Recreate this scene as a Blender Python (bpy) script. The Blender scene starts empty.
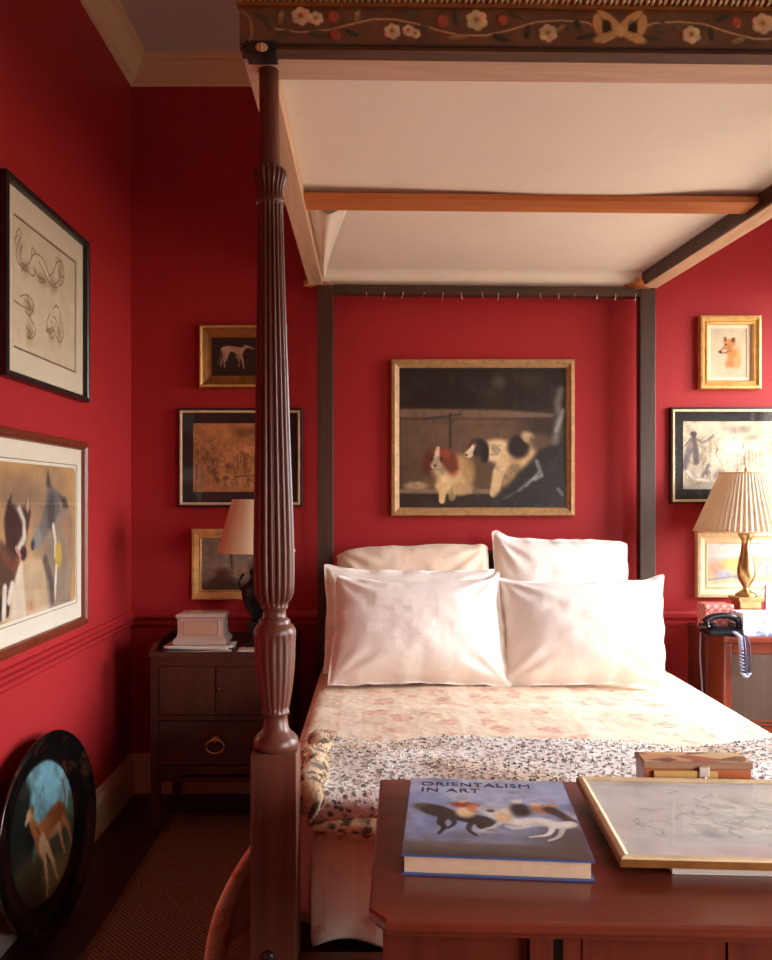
import bpy, bmesh, math, random
import numpy as np
from mathutils import Vector, Matrix, Euler
PI = math.pi
rnd = random.Random(7)
C = bpy.context.scene.collection
F = 830.0; VX = 375.0; VY = 498.0; H = 1.40          # focal length in pixels, principal point, camera height

def lin(c):
    return tuple((v/255/12.92 if v/255 <= .04045 else ((v/255+.055)/1.055)**2.4) for v in c)
def PX(px, Y): return (px-VX)*Y/F
def PZ(py, Y): return H+(VY-py)*Y/F

# ------------------------------------------------------------------ materials
def nt(name):
    m = bpy.data.materials.new(name); m.use_nodes = True
    n = m.node_tree.nodes; b = n['Principled BSDF']
    return m, n, m.node_tree.links, b
def mapping(n, l, scale=(1,1,1), kind='Object', rot=(0,0,0)):
    tc = n.new('ShaderNodeTexCoord'); mp = n.new('ShaderNodeMapping')
    mp.inputs['Scale'].default_value = scale; mp.inputs['Rotation'].default_value = rot
    l.new(tc.outputs[kind], mp.inputs['Vector']); return mp.outputs['Vector']
def noise(n, l, vec, scale, detail=4, rough=.55, dist=0):
    t = n.new('ShaderNodeTexNoise'); t.inputs['Scale'].default_value = scale; t.inputs['Detail'].default_value = detail
    t.inputs['Roughness'].default_value = rough; t.inputs['Distortion'].default_value = dist
    l.new(vec, t.inputs['Vector']); return t.outputs['Fac']
def ramp(n, l, fac, stops):
    r = n.new('ShaderNodeValToRGB'); e = r.color_ramp.elements
    while len(e) < len(stops): e.new(.5)
    for q, (p, c) in zip(e, stops): q.position = p; q.color = (*c, 1)
    l.new(fac, r.inputs['Fac']); return r.outputs['Color']
def mixc(n, l, fac, a, b, mode='MIX'):
    x = n.new('ShaderNodeMix'); x.data_type = 'RGBA'; x.blend_type = mode
    for s, v in ((0, fac), (6, a), (7, b)):
        if isinstance(v, (int, float)): x.inputs[s].default_value = v
        elif isinstance(v, tuple): x.inputs[s].default_value = (*v, 1)
        else: l.new(v, x.inputs[s])
    return x.outputs[2]
def math_n(n, l, op, a, b=0.0):
    x = n.new('ShaderNodeMath'); x.operation = op
    for s, v in ((0, a), (1, b)):
        if isinstance(v, (int, float)): x.inputs[s].default_value = v
        else: l.new(v, x.inputs[s])
    return x.outputs[0]
def bump(n, l, b, h, strength=.2, dist=.01):
    u = n.new('ShaderNodeBump'); u.inputs['Strength'].default_value = strength; u.inputs['Distance'].default_value = dist
    l.new(h, u.inputs['Height']); l.new(u.outputs['Normal'], b.inputs['Normal'])

def plain(name, c, rough=.6, metal=0, var=.12, scale=9, bmp=.05, spec=.5, sheen=0, coat=0):
    m, n, l, b = nt(name); c = lin(c)
    v = mapping(n, l); f = noise(n, l, v, scale)
    d = tuple(x*(1-var) for x in c); e = tuple(min(1, x*(1+var)) for x in c)
    l.new(ramp(n, l, f, [(.3, d), (.7, e)]), b.inputs['Base Color'])
    b.inputs['Roughness'].default_value = rough; b.inputs['Metallic'].default_value = metal
    b.inputs['Specular IOR Level'].default_value = spec; b.inputs['Sheen Weight'].default_value = sheen
    b.inputs['Coat Weight'].default_value = coat
    if bmp: bump(n, l, b, noise(n, l, v, scale*6), bmp, .004)
    return m
def wood(name, c1, c2, rough=.35, axis=0, scale=7, coat=.2, bmp=.06):
    m, n, l, b = nt(name)
    s = [scale*2.2]*3; s[axis] = scale*.16
    v = mapping(n, l, tuple(s)); f = noise(n, l, v, 1.6, 6, .6, .6)
    v2 = mapping(n, l, tuple(x*5 for x in s)); g = noise(n, l, v2, 2.0, 3)
    col = ramp(n, l, f, [(.3, lin(c1)), (.68, lin(c2))])
    col = mixc(n, l, .25, col, ramp(n, l, g, [(.35, lin(c1)), (.65, lin(c2))]))
    l.new(col, b.inputs['Base Color']); b.inputs['Roughness'].default_value = rough
    b.inputs['Coat Weight'].default_value = coat; b.inputs['Coat Roughness'].default_value = .18
    bump(n, l, b, g, bmp, .003); return m
def painted_vc(name, rough=.5, spec=.5):
    m, n, l, b = nt(name); a = n.new('ShaderNodeAttribute'); a.attribute_name = 'Col'
    l.new(a.outputs['Color'], b.inputs['Base Color']); b.inputs['Roughness'].default_value = rough
    b.inputs['Specular IOR Level'].default_value = spec
    bump(n, l, b, noise(n, l, mapping(n, l), 160, 3), .05, .002); return m
def glass(name, fac=.05, rough=.03):
    m = bpy.data.materials.new(name); m.use_nodes = True; n = m.node_tree.nodes; l = m.node_tree.links
    n.remove(n['Principled BSDF']); t = n.new('ShaderNodeBsdfTransparent'); g = n.new('ShaderNodeBsdfGlossy')
    g.inputs['Roughness'].default_value = rough; t.inputs['Color'].default_value = (.97, .97, .97, 1)
    lw = n.new('ShaderNodeLayerWeight'); lw.inputs['Blend'].default_value = .5
    p = n.new('ShaderNodeMath'); p.operation = 'POWER'; l.new(lw.outputs['Facing'], p.inputs[0]); p.inputs[1].default_value = 4.0
    fr = n.new('ShaderNodeMath'); fr.operation = 'MULTIPLY_ADD'; l.new(p.outputs[0], fr.inputs[0]); fr.inputs[1].default_value = .2; fr.inputs[2].default_value = fac*.5
    mx = n.new('ShaderNodeMixShader'); l.new(fr.outputs[0], mx.inputs[0]); l.new(t.outputs[0], mx.inputs[1]); l.new(g.outputs[0], mx.inputs[2])
    l.new(mx.outputs[0], n['Material Output'].inputs['Surface']); return m

M = {}
# ------------------------------------------------------------------ mesh helpers
class MB:
    def __init__(s): s.b = bmesh.new(); s.mi = 0
    def _tag(s, faces, smooth=False):
        for f in faces: f.material_index = s.mi; f.smooth = smooth
    def box(s, x0, x1, y0, y1, z0, z1, bev=0, rot=None):
        n0 = len(s.b.verts)
        vs = [s.b.verts.new(p) for p in ((x0,y0,z0),(x1,y0,z0),(x1,y1,z0),(x0,y1,z0),(x0,y0,z1),(x1,y0,z1),(x1,y1,z1),(x0,y1,z1))]
        fs = [s.b.faces.new([vs[i] for i in q]) for q in ((3,2,1,0),(4,5,6,7),(0,1,5,4),(1,2,6,5),(2,3,7,6),(3,0,4,7))]
        s._tag(fs)
        if bev:
            es = {e for f in fs for e in f.edges}
            r = bmesh.ops.bevel(s.b, geom=list(es), offset=bev, segments=2, profile=.6, affect='EDGES')
            for f in r['faces']: f.material_index = s.mi; f.smooth = False
        return s
    def quad(s, pts):
        f = s.b.faces.new([s.b.verts.new(p) for p in pts]); s._tag([f]); return s
    def prism(s, pts, a, b, axis='y', smooth=False):
        """polygon in the plane normal to axis, extruded from a to b"""
        def P(u, v, t): return {'y': (u, t, v), 'z': (u, v, t), 'x': (t, u, v)}[axis]
        A = [s.b.verts.new(P(u, v, a)) for u, v in pts]; B = [s.b.verts.new(P(u, v, b)) for u, v in pts]
        n = len(pts); fs = [s.b.faces.new(A[::-1]), s.b.faces.new(B)]; s._tag(fs)
        sd = [s.b.faces.new((A[i], A[(i+1) % n], B[(i+1) % n], B[i])) for i in range(n)]; s._tag(sd, smooth)
        bmesh.ops.recalc_face_normals(s.b, faces=fs+sd); return s
    def lathe(s, prof, c=(0,0,0), seg=40, reeds=0, rd=0, ycomp=1, square=False, smooth=True):
        """prof: (z, r) or (z, r, reed weight)"""
        rings = []
        for p in prof:
            z, r = p[0], p[1]; w = p[2] if len(p) > 2 else 0; ring = []
            for k in range(seg):
                a = 2*PI*k/seg; rr = r
                if reeds and w: rr = r*(1-rd*w*(1-abs(math.sin(reeds*a/2))))
                ring.append(s.b.verts.new((c[0]+rr*math.cos(a), c[1]+rr*math.sin(a)*ycomp, c[2]+z)))
            rings.append(ring)
        fs = []
        for A, B in zip(rings, rings[1:]):
            for k in range(seg): fs.append(s.b.faces.new((A[k], A[(k+1) % seg], B[(k+1) % seg], B[k])))
        s._tag(fs, smooth)
        s._tag([s.b.faces.new(rings[0][::-1]), s.b.faces.new(rings[-1])]); return s
    def tube(s, pts, r, seg=8, closed=False, flat=1):
        pts = [Vector(p) for p in pts]; n = len(pts); rings = []
        up = Vector((0, 0, 1))
        for i, p in enumerate(pts):
            t = (pts[(i+1) % n]-pts[i-1]) if closed else (pts[min(i+1, n-1)]-pts[max(i-1, 0)])
            t.normalize(); q = up if abs(t.dot(up)) < .95 else Vector((1, 0, 0))
            a = t.cross(q).normalized(); b = t.cross(a); rr = r[i] if isinstance(r, (list, tuple)) else r
            rings.append([s.b.verts.new(p+a*rr*math.cos(2*PI*k/seg)+b*rr*flat*math.sin(2*PI*k/seg)) for k in range(seg)])
        fs = []
        for i in range(n if closed else n-1):
            A, B = rings[i], rings[(i+1) % n]
            for k in range(seg): fs.append(s.b.faces.new((A[k], A[(k+1) % seg], B[(k+1) % seg], B[k])))
        s._tag(fs, True)
        if not closed: s._tag([s.b.faces.new(rings[0][::-1]), s.b.faces.new(rings[-1])])
        return s
    def ring(s, w, h, prof, z0=0):
        """mitred picture frame: outer w x h centred on x, bottom at z0; prof = [(inset, depth)], front towards -y"""
        loops = []
        for i, d in prof:
            x = w/2-i
            loops.append([s.b.verts.new(p) for p in ((-x, -d, z0+i), (x, -d, z0+i), (x, -d, z0+h-i), (-x, -d, z0+h-i))])
        fs = []
        for A, B in zip(loops, loops[1:]):
            for k in range(4): fs.append(s.b.faces.new((A[k], A[(k+1) % 4], B[(k+1) % 4], B[k])))
        s._tag(fs); return s
    def grid(s, X, Y, Z, smooth=True, keep=None):
        X, Y, Z = np.asarray(X), np.asarray(Y), np.asarray(Z); ny, nx = X.shape
        vs = [[s.b.verts.new((float(X[j, i]), float(Y[j, i]), float(Z[j, i]))) for i in range(nx)] for j in range(ny)]
        fs = []
        for j in range(ny-1):
            for i in range(nx-1):
                if keep is None or keep[j, i]: fs.append(s.b.faces.new((vs[j][i], vs[j][i+1], vs[j+1][i+1], vs[j+1][i])))
        s._tag(fs, smooth); return vs

def base_of(o):
    v = Vector((0, 0, 0))
    while o is not None: v += o.location; o = o.parent
    return v
def obj(name, mb, mats, parent=None, world=True, at=None):
    """link ONE mesh object; geometry given in world coordinates is shifted to the thing's base"""
    b = mb.b if isinstance(mb, MB) else mb
    me = bpy.data.meshes.new(name); o = bpy.data.objects.new(name, me); C.objects.link(o)
    if parent is not None:
        o.parent = parent
        if world: bmesh.ops.translate(b, verts=b.verts, vec=-base_of(parent))
    elif at is not None:
        o.location = at
        if world: bmesh.ops.translate(b, verts=b.verts, vec=-Vector(at))
    b.to_mesh(me); b.free()
    for m in (mats if isinstance(mats, (list, tuple)) else [mats]): me.materials.append(M[m] if isinstance(m, str) else m)
    return o
def tag(o, label, cat, group=None, kind=None):
    o['label'] = label; o['category'] = cat
    if group: o['group'] = group
    if kind: o['kind'] = kind
    return o
def thing(name, label, cat, loc=(0, 0, 0), group=None):
    o = bpy.data.objects.new(name, None); C.objects.link(o); o.location = loc; o.empty_display_size = .1
    return tag(o, label, cat, group)
def struct(name, mb, m):
    o = obj(name, mb, m); o['kind'] = 'structure'; return o
def copy_tree(o, parent=None):
    c = o.copy(); C.objects.link(c); c.parent = parent
    for ch in list(o.children): copy_tree(ch, c)
    return c

# ------------------------------------------------------------------ numpy noise and painter
def vnoise(x, y, seed=0):
    r = np.random.RandomState(seed).rand(64, 64)
    xi = np.floor(x).astype(int); yi = np.floor(y).astype(int); u = x-xi; v = y-yi
    u = u*u*(3-2*u); v = v*v*(3-2*v)
    g = lambda a, b: r[b % 64, a % 64]
    return (g(xi, yi)*(1-u)+g(xi+1, yi)*u)*(1-v)+(g(xi, yi+1)*(1-u)+g(xi+1, yi+1)*u)*v
def fbm(x, y, seed=0, o=4):
    s = 0; a = .5
    for k in range(o): s = s+a*vnoise(x*2**k, y*2**k, seed+k); a *= .5
    return s
def sstep(a, b, x):
    t = np.clip((x-a)/(b-a+1e-9), 0, 1); return t*t*(3-2*t)
class Painter:
    """colours for a grid of points; drawing units are those of the extents (x right, y DOWN)"""
    def __init__(s, x0, y0, x1, y1, nx, ny, col, tex=.06, seed=1, nf=14):
        s.e = (x0, y0, x1, y1); X = np.linspace(x0, x1, nx); Y = np.linspace(y0, y1, ny)
        s.X, s.Y = np.meshgrid(X, Y); s.A = np.zeros((ny, nx, 3)); s.A[:] = col; s.h = np.zeros((ny, nx))
        s.u = (x1-x0); s.tex = tex; s.seed = seed; s.nf = nf
    def mix(s, m, c, a=1):
        m = (np.clip(m, 0, 1)*a)[..., None]; s.A = s.A*(1-m)+np.array(c, float)*m; return s
    def grad(s, y0, y1, c, a=1, axis=1): return s.mix(sstep(y0, y1, s.Y if axis else s.X), c, a)
    def cloud(s, c, scale, lo=.45, hi=.65, a=1, seed=3, sx=1):
        return s.mix(sstep(lo, hi, fbm(s.X*scale*sx, s.Y*scale, seed)), c, a)
    def blob(s, cx, cy, rx, ry, c, a=1, soft=.35, ang=0, h=0):
        t = math.radians(ang); dx, dy = s.X-cx, s.Y-cy
        d = np.hypot((dx*math.cos(t)+dy*math.sin(t))/rx, (-dx*math.sin(t)+dy*math.cos(t))/ry)
        m = 1-sstep(1-soft, 1+soft, d)
        if h: s.h = np.maximum(s.h, h*m)
        return s.mix(m, c, a)
    def _segd(s, pts):
        D = np.full(s.X.shape, 1e9); T = np.zeros(s.X.shape); n = len(pts)-1
        for i in range(n):
            (ax, ay), (bx, by) = pts[i], pts[i+1]; vx, vy = bx-ax, by-ay
            t = np.clip(((s.X-ax)*vx+(s.Y-ay)*vy)/(vx*vx+vy*vy+1e-9), 0, 1)
            d = np.hypot(s.X-ax-t*vx, s.Y-ay-t*vy); k = d < D; D = np.where(k, d, D); T = np.where(k, (i+t)/n, T)
        return D, T
    def curve(s, pts, w, c, a=1, soft=.5, w2=None, h=0):
        q = []; n = len(pts)
        for i in range(n-1):
            p0, p1, p2, p3 = pts[max(i-1, 0)], pts[i], pts[i+1], pts[min(i+2, n-1)]
            for k in range(5):
                t = k/5; q.append(tuple(.5*(2*p1[d]+(p2[d]-p0[d])*t+(2*p0[d]-5*p1[d]+4*p2[d]-p3[d])*t*t+(3*p1[d]-p0[d]-3*p2[d]+p3[d])*t**3) for d in (0, 1)))
        return s.line(q+[pts[-1]], w, c, a, soft, w2, h)
    def line(s, pts, w, c, a=1, soft=.5, w2=None, h=0):
        D, T = s._segd(pts); W = (w if w2 is None else w+(w2-w)*T)/2
        m = 1-sstep(1-soft, 1+soft, D/W)
        if h: s.h = np.maximum(s.h, h*m)
        return s.mix(m, c, a)
    def poly(s, pts, c, a=1, soft=2.0):
        D, _ = s._segd(list(pts)+[pts[0]]); ins = np.zeros(s.X.shape, bool); n = len(pts)
        for i in range(n):
            (ax, ay), (bx, by) = pts[i], pts[(i+1) % n]
            k = ((ay > s.Y) != (by > s.Y)) & (s.X < (bx-ax)*(s.Y-ay)/((by-ay) or 1e-9)+ax); ins ^= k
        return s.mix(sstep(-soft, soft, np.where(ins, D, -D)), c, a)
    def canvas(s, name, w, h, z0, y, parent, mat, relief=0, cx=0):
        """upright painted sheet: width w, bottom z0, its face at -y"""
        n = fbm((s.X-s.e[0])/s.u*s.nf, (s.Y-s.e[1])/s.u*s.nf, s.seed, 5)-.47
        A = np.clip(s.A*(1+s.tex*4*n[..., None]), 0, 255)/255
        L = np.where(A <= .04045, A/12.92, ((A+.055)/1.055)**2.4)
        U = (s.X-s.e[0])/(s.e[2]-s.e[0]); V = (s.e[3]-s.Y)/(s.e[3]-s.e[1])
        mb = MB(); vs = mb.grid(cx+(U-.5)*w, -y-s.h*relief, z0+V*h)
        # closed thin back so that the sheet is a solid board
        a, b_, c, d = vs[0][0], vs[0][-1], vs[-1][-1], vs[-1][0]
        q = [mb.b.verts.new((v.co.x, -y+.003, v.co.z)) for v in (a, b_, c, d)]
        mb._tag([mb.b.faces.new(q)])
        for f in mb.b.faces: f.normal_update()
        o = obj(name, mb, mat, parent, world=False)
        col = o.data.color_attributes.new('Col', 'FLOAT_COLOR', 'POINT')
        buf = np.ones((len(o.data.vertices), 4), np.float32); nn = L.shape[0]*L.shape[1]
        buf[:nn, :3] = L.reshape(-1, 3); buf[nn:, :3] = (.05, .04, .03)
        col.data.foreach_set('color', buf.ravel()); return o
# ------------------------------------------------------------------ palette
def red_wall():
    m, n, l, b = nt('red_wall'); v = mapping(n, l)
    f = noise(n, l, v, 1.3, 5); l.new(ramp(n, l, f, [(.3, lin((160, 38, 41))), (.7, lin((170, 43, 45)))]), b.inputs['Base Color'])
    b.inputs['Roughness'].default_value = .5; b.inputs['Specular IOR Level'].default_value = .22
    bump(n, l, b, noise(n, l, v, 60, 4), .05, .002); return m
M['red'] = red_wall()
M['red_trim'] = plain('red_trim', (166, 38, 41), .4, var=.04, scale=3)
M['cream_trim'] = plain('cream_trim', (226, 200, 162), .45, var=.03, scale=4)
M['base_trim'] = plain('base_trim', (214, 196, 172), .4, var=.05, scale=4)
M['ceiling'] = plain('ceiling', (204, 194, 186), .8, var=.03, scale=2)
def floor_m():
    m, n, l, b = nt('floor_boards'); v = mapping(n, l, (1, 1, 1), rot=(0, 0, PI/2))
    br = n.new('ShaderNodeTexBrick'); br.inputs['Scale'].default_value = 1; br.inputs['Brick Width'].default_value = 1.6
    br.inputs['Row Height'].default_value = .11; br.inputs['Mortar Size'].default_value = .003
    br.inputs['Color1'].default_value = (*lin((58, 34, 24)), 1); br.inputs['Color2'].default_value = (*lin((44, 25, 19)), 1)
    br.inputs['Mortar'].default_value = (*lin((15, 9, 7)), 1); l.new(v, br.inputs['Vector'])
    g = noise(n, l, mapping(n, l, (30, 2, 30)), 2, 5); c = mixc(n, l, .5, br.outputs['Color'], ramp(n, l, g, [(.3, lin((30, 17, 13))), (.7, lin((66, 40, 28)))]))
    l.new(c, b.inputs['Base Color']); b.inputs['Roughness'].default_value = .32; bump(n, l, b, g, .06, .003); return m
M['floor'] = floor_m()
def sisal():
    m, n, l, b = nt('sisal_weave'); v = mapping(n, l)
    w = n.new('ShaderNodeTexWave'); w.wave_type = 'BANDS'; w.bands_direction = 'DIAGONAL'; w.inputs['Scale'].default_value = 34
    w.inputs['Distortion'].default_value = 2.5; w.inputs['Detail'].default_value = 2; w.inputs['Detail Scale'].default_value = 3; l.new(v, w.inputs['Vector'])
    g = noise(n, l, v, 220, 2); f = math_n(n, l, 'MULTIPLY', w.outputs['Fac'], math_n(n, l, 'ADD', g, .45))
    c = ramp(n, l, f, [(.1, lin((80, 50, 34))), (.75, lin((140, 98, 70)))])
    l.new(c, b.inputs['Base Color']); b.inputs['Roughness'].default_value = .9; bump(n, l, b, f, .6, .006); return m
M['sisal'] = sisal()
M['bind'] = plain('rug_binding', (92, 60, 44), .85, bmp=.2, scale=40)
M['post'] = wood('bed_mahogany', (72, 38, 26), (113, 62, 43), .4, 2, 8, .1)
M['dark_post'] = wood('dark_oak', (46, 28, 20), (74, 48, 34), .5, 2, 8, .05)
M['dark_rail'] = wood('dark_oak_rail', (46, 26, 18), (80, 50, 34), .5, 0, 8, .05)
M['pine'] = wood('raw_pine', (196, 156, 130), (226, 192, 166), .75, 0, 5, 0)
M['pine_y'] = wood('raw_pine_side', (188, 148, 116), (220, 184, 152), .75, 1, 5, 0)
M['orange_pine'] = wood('orange_pine', (168, 92, 44), (204, 124, 66), .5, 0, 5, .05)
M['desk'] = wood('desk_mahogany', (88, 35, 21), (120, 51, 31), .3, 0, 6, .4, .03)
M['desk_v'] = wood('desk_mahogany_upright', (84, 32, 20), (114, 48, 30), .3, 2, 6, .35, .03)
M['commode'] = wood('commode_walnut', (56, 27, 15), (86, 43, 24), .36, 2, 6, .2)
M['commode_h'] = wood('commode_walnut_drawer', (54, 26, 15), (84, 42, 24), .36, 0, 6, .2)
M['cabinet'] = wood('cabinet_mahogany', (86, 32, 18), (120, 50, 29), .26, 2, 6, .4)
M['cabinet_h'] = wood('cabinet_mahogany_top', (94, 35, 19), (130, 54, 31), .26, 0, 6, .4)
M['panel_reflection'] = wood('cabinet_panel_reflection', (64, 47, 38), (86, 66, 54), .3, 2, 6, .3)  # grey-brown of a reflection, painted into the door panel's colour
M['brass'] = plain('aged_brass', (198, 166, 112), .3, 1, .18, 22)
M['brass_dull'] = plain('dull_brass', (150, 112, 62), .4, 1, .2, 22)
M['gold'] = plain('gilt', (218, 174, 106), .42, .35, .22, 30, .15)
M['gold_pale'] = plain('pale_gilt', (226, 200, 156), .45, .15, .14, 30, .12)
M['gold_dark'] = plain('old_gilt', (150, 100, 46), .42, .5, .25, 26, .15)
M['oak_frame'] = plain('gilt_oak', (172, 132, 86), .45, .15, .25, 40, .2)
M['black_frame'] = plain('ebonised_wood', (34, 28, 27), .35, 0, .2, 20)
M['brown_frame'] = wood('reddish_frame_wood', (96, 40, 24), (128, 56, 34), .35, 2, 8, .2)
M['mat_cream'] = plain('cream_mat', (232, 218, 192), .9, 0, .02, 20, .03)
M['mat_white'] = plain('ivory_mat', (240, 230, 210), .9, 0, .02, 20, .03)
M['mat_black'] = plain('black_mat', (26, 24, 26), .75, 0, .1, 20, .03)
M['oil'] = painted_vc('oil_paint', .38); M['paper'] = painted_vc('drawing_paper', .85, .3); M['lacquer'] = painted_vc('lacquer', .2)
M['gloss_print'] = painted_vc('glossy_dust_jacket', .3)
M['glass'] = glass('picture_glass')
M['pane'] = glass('window_pane')
M['book_blue'] = plain('blue_cover', (70, 96, 150), .35, 0, .06)
M['pages'] = plain('book_pages', (222, 190, 156), .85, 0, .06, 60, .2)
M['white_cover'] = plain('white_book_cover', (232, 224, 214), .5, 0, .03)
M['ink'] = plain('title_ink', (38, 50, 92), .5, 0, 0, 5, 0)
M['silver'] = plain('silver_plate', (226, 214, 200), .3, .6, .06, 14)
M['silver_panel'] = plain('warm_panel', (206, 172, 144), .4, .3, .08, 14)
M['papers'] = plain('loose_paper', (220, 208, 196), .85, 0, .06, 30)
M['dark_paper'] = plain('dark_cover', (70, 58, 54), .6, 0, .1)
M['black_lamp'] = plain('black_bronze', (26, 24, 27), .3, .4, .2, 14)
M['phone'] = plain('black_bakelite', (20, 19, 22), .22, 0, .1, 10, 0)
M['cord'] = plain('grey_cord', (150, 150, 172), .5, 0, .08, 30)
M['cord_dark'] = plain('navy_cord', (38, 44, 84), .5, 0, .08, 30)
M['window_paint'] = plain('window_paint', (236, 230, 220), .45, 0, .02)
M['pink_frame'] = plain('pale_pink_frame', (226, 190, 200), .4, 0, .04)
def cloth(name, c, trans=.0, var=.04, wr=.12, sc=26, rough=.85):
    m, n, l, b = nt(name); v = mapping(n, l); c = lin(c); f = noise(n, l, v, 5)
    l.new(ramp(n, l, f, [(.3, tuple(x*(1-var) for x in c)), (.7, c)]), b.inputs['Base Color'])
    b.inputs['Roughness'].default_value = rough; b.inputs['Sheen Weight'].default_value = .15; b.inputs['Specular IOR Level'].default_value = .2
    bump(n, l, b, noise(n, l, v, sc, 5, .6, .5), wr, .02)
    if trans:
        t = n.new('ShaderNodeBsdfTranslucent'); t.inputs['Color'].default_value = (*c, 1); mx = n.new('ShaderNodeMixShader'); mx.inputs[0].default_value = trans
        l.new(b.outputs[0], mx.inputs[1]); l.new(t.outputs[0], mx.inputs[2]); l.new(mx.outputs[0], n['Material Output'].inputs['Surface'])
    return m
M['canopy'] = cloth('canopy_linen', (246, 234, 216), 0, .03, .04, 4)
M['pillow_white'] = cloth('white_cotton', (244, 234, 224), 0, .02, .16, 14)
M['pillow_cream'] = cloth('cream_cotton', (232, 208, 184), 0, .04, .16, 14)
M['shade_cream'] = cloth('cream_shade', (242, 214, 176), .3, .02, .03, 90)
M['shade_white'] = cloth('pleated_silk', (248, 234, 206), .25, .02, .03, 90)
M['mattress'] = cloth('ticking', (226, 216, 200), 0, .04, .1)
def uvn(n):
    t = n.new('ShaderNodeTexCoord'); return t.outputs['UV']
def quilt():
    m, n, l, b = nt('floral_quilt'); uv = uvn(n)
    base = ramp(n, l, noise(n, l, uv, 7, 4), [(.3, lin((222, 194, 162))), (.7, lin((236, 214, 186)))])
    vo = n.new('ShaderNodeTexVoronoi'); vo.inputs['Scale'].default_value = 9; vo.inputs['Randomness'].default_value = .75
    wv = n.new('ShaderNodeVectorMath'); wv.operation = 'MULTIPLY_ADD'
    nz = n.new('ShaderNodeTexNoise'); nz.inputs['Scale'].default_value = 22; l.new(uv, nz.inputs['Vector'])
    l.new(nz.outputs['Color'], wv.inputs[0]); wv.inputs[1].default_value = (.09, .09, .09); l.new(uv, wv.inputs[2]); l.new(wv.outputs[0], vo.inputs['Vector'])
    fl = ramp(n, l, vo.outputs['Distance'], [(.26, (1, 1, 1)), (.40, (0, 0, 0))])
    pet = ramp(n, l, noise(n, l, uv, 45, 3), [(.4, lin((196, 112, 98))), (.62, lin((226, 174, 152)))])
    c = mixc(n, l, math_n(n, l, 'MULTIPLY', fl, .62), base, pet)
    v2 = n.new('ShaderNodeTexVoronoi'); v2.inputs['Scale'].default_value = 24; l.new(wv.outputs[0], v2.inputs['Vector'])
    lf = ramp(n, l, v2.outputs['Distance'], [(.12, (1, 1, 1)), (.24, (0, 0, 0))])
    c = mixc(n, l, math_n(n, l, 'MULTIPLY', lf, .35), c, lin((184, 158, 124)))
    sx = n.new('ShaderNodeSeparateXYZ'); l.new(uv, sx.inputs[0])
    def bands(o, per, w, ph=0):
        q = math_n(n, l, 'FRACT', math_n(n, l, 'DIVIDE', math_n(n, l, 'ADD', o, 20+ph), per)); return math_n(n, l, 'LESS_THAN', q, w/per)
    bx = bands(sx.outputs[0], .40, .075, .12); by = bands(sx.outputs[1], .62, .06)
    c = mixc(n, l, math_n(n, l, 'MULTIPLY', math_n(n, l, 'MAXIMUM', bx, by), .55), c, lin((242, 224, 200)))
    l.new(c, b.inputs['Base Color']); b.inputs['Roughness'].default_value = .9; b.inputs['Specular IOR Level'].default_value = .15
    b.inputs['Sheen Weight'].default_value = .1
    q = n.new('ShaderNodeTexVoronoi'); q.inputs['Scale'].default_value = 30; l.new(uv, q.inputs['Vector'])
    h = math_n(n, l, 'ADD', math_n(n, l, 'MULTIPLY', q.outputs['Distance'], .5), noise(n, l, uv, 12, 4))
    bump(n, l, b, h, .35, .01); return m
M['quilt'] = quilt()
def leopard(name, base1, base2, spot, scale, thr):
    m, n, l, b = nt(name); uv = uvn(n)
    nz = n.new('ShaderNodeTexNoise'); nz.inputs['Scale'].default_value = scale*1.1; nz.inputs['Detail'].default_value = 2; l.new(uv, nz.inputs['Vector'])
    wv = n.new('ShaderNodeVectorMath'); wv.operation = 'MULTIPLY_ADD'; l.new(nz.outputs['Color'], wv.inputs[0]); wv.inputs[1].default_value = (.9/scale,)*3; l.new(uv, wv.inputs[2])
    vo = n.new('ShaderNodeTexVoronoi'); vo.inputs['Scale'].default_value = scale; l.new(wv.outputs[0], vo.inputs['Vector'])
    sp = ramp(n, l, vo.outputs['Distance'], [(thr-.13, (1, 1, 1)), (thr+.11, (0, 0, 0))])
    base = ramp(n, l, noise(n, l, uv, 2.6, 2), [(.47, lin(base1)), (.62, lin(base2))])
    l.new(mixc(n, l, math_n(n, l, 'MULTIPLY', sp, .86), base, lin(spot)), b.inputs['Base Color'])
    b.inputs['Roughness'].default_value = .95; b.inputs['Specular IOR Level'].default_value = .1; b.inputs['Sheen Weight'].default_value = .3
    bump(n, l, b, noise(n, l, uv, 160, 3), .5, .008)
    return m
M['leopard'] = leopard('leopard_fur', (238, 226, 216), (208, 180, 152), (58, 46, 42), 58, .40)
M['leopard_trim'] = leopard('leopard_trim', (226, 196, 158), (196, 158, 118), (44, 30, 24), 30, .42)
# ------------------------------------------------------------------ the room
LX, RX, BY, FY, CZ = -1.161, 2.50, 3.95, -1.70, 3.48
struct('floor', MB().box(LX-.1, RX+.1, FY-.1, BY+.1, -.1, 0), 'floor')
struct('ceiling', MB().box(LX-.1, RX+.1, FY-.1, BY+.1, CZ, CZ+.1), 'ceiling')
struct('wall_left', MB().box(LX-.1, LX, FY-.1, BY+.1, 0, CZ), 'red')
struct('wall_back', MB().box(LX, RX, BY, BY+.1, 0, CZ), 'red')
struct('wall_front', MB().box(LX, RX, FY-.1, FY, 0, CZ), 'red')
WIN = [(2.4, 3.65, .55, 2.5), (-.7, 1.0, .5, 1.9)]
mb = MB(); ys = [FY] + [q for w in sorted(WIN) for q in w[:2]] + [BY]
for i in range(0, len(ys), 2): mb.box(RX, RX+.14, ys[i], ys[i+1], 0, CZ)
for a, b, WZ0, WZ1 in WIN: mb.box(RX, RX+.14, a, b, 0, WZ0).box(RX, RX+.14, a, b, WZ1, CZ)
struct('wall_right', mb, 'red')
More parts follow.
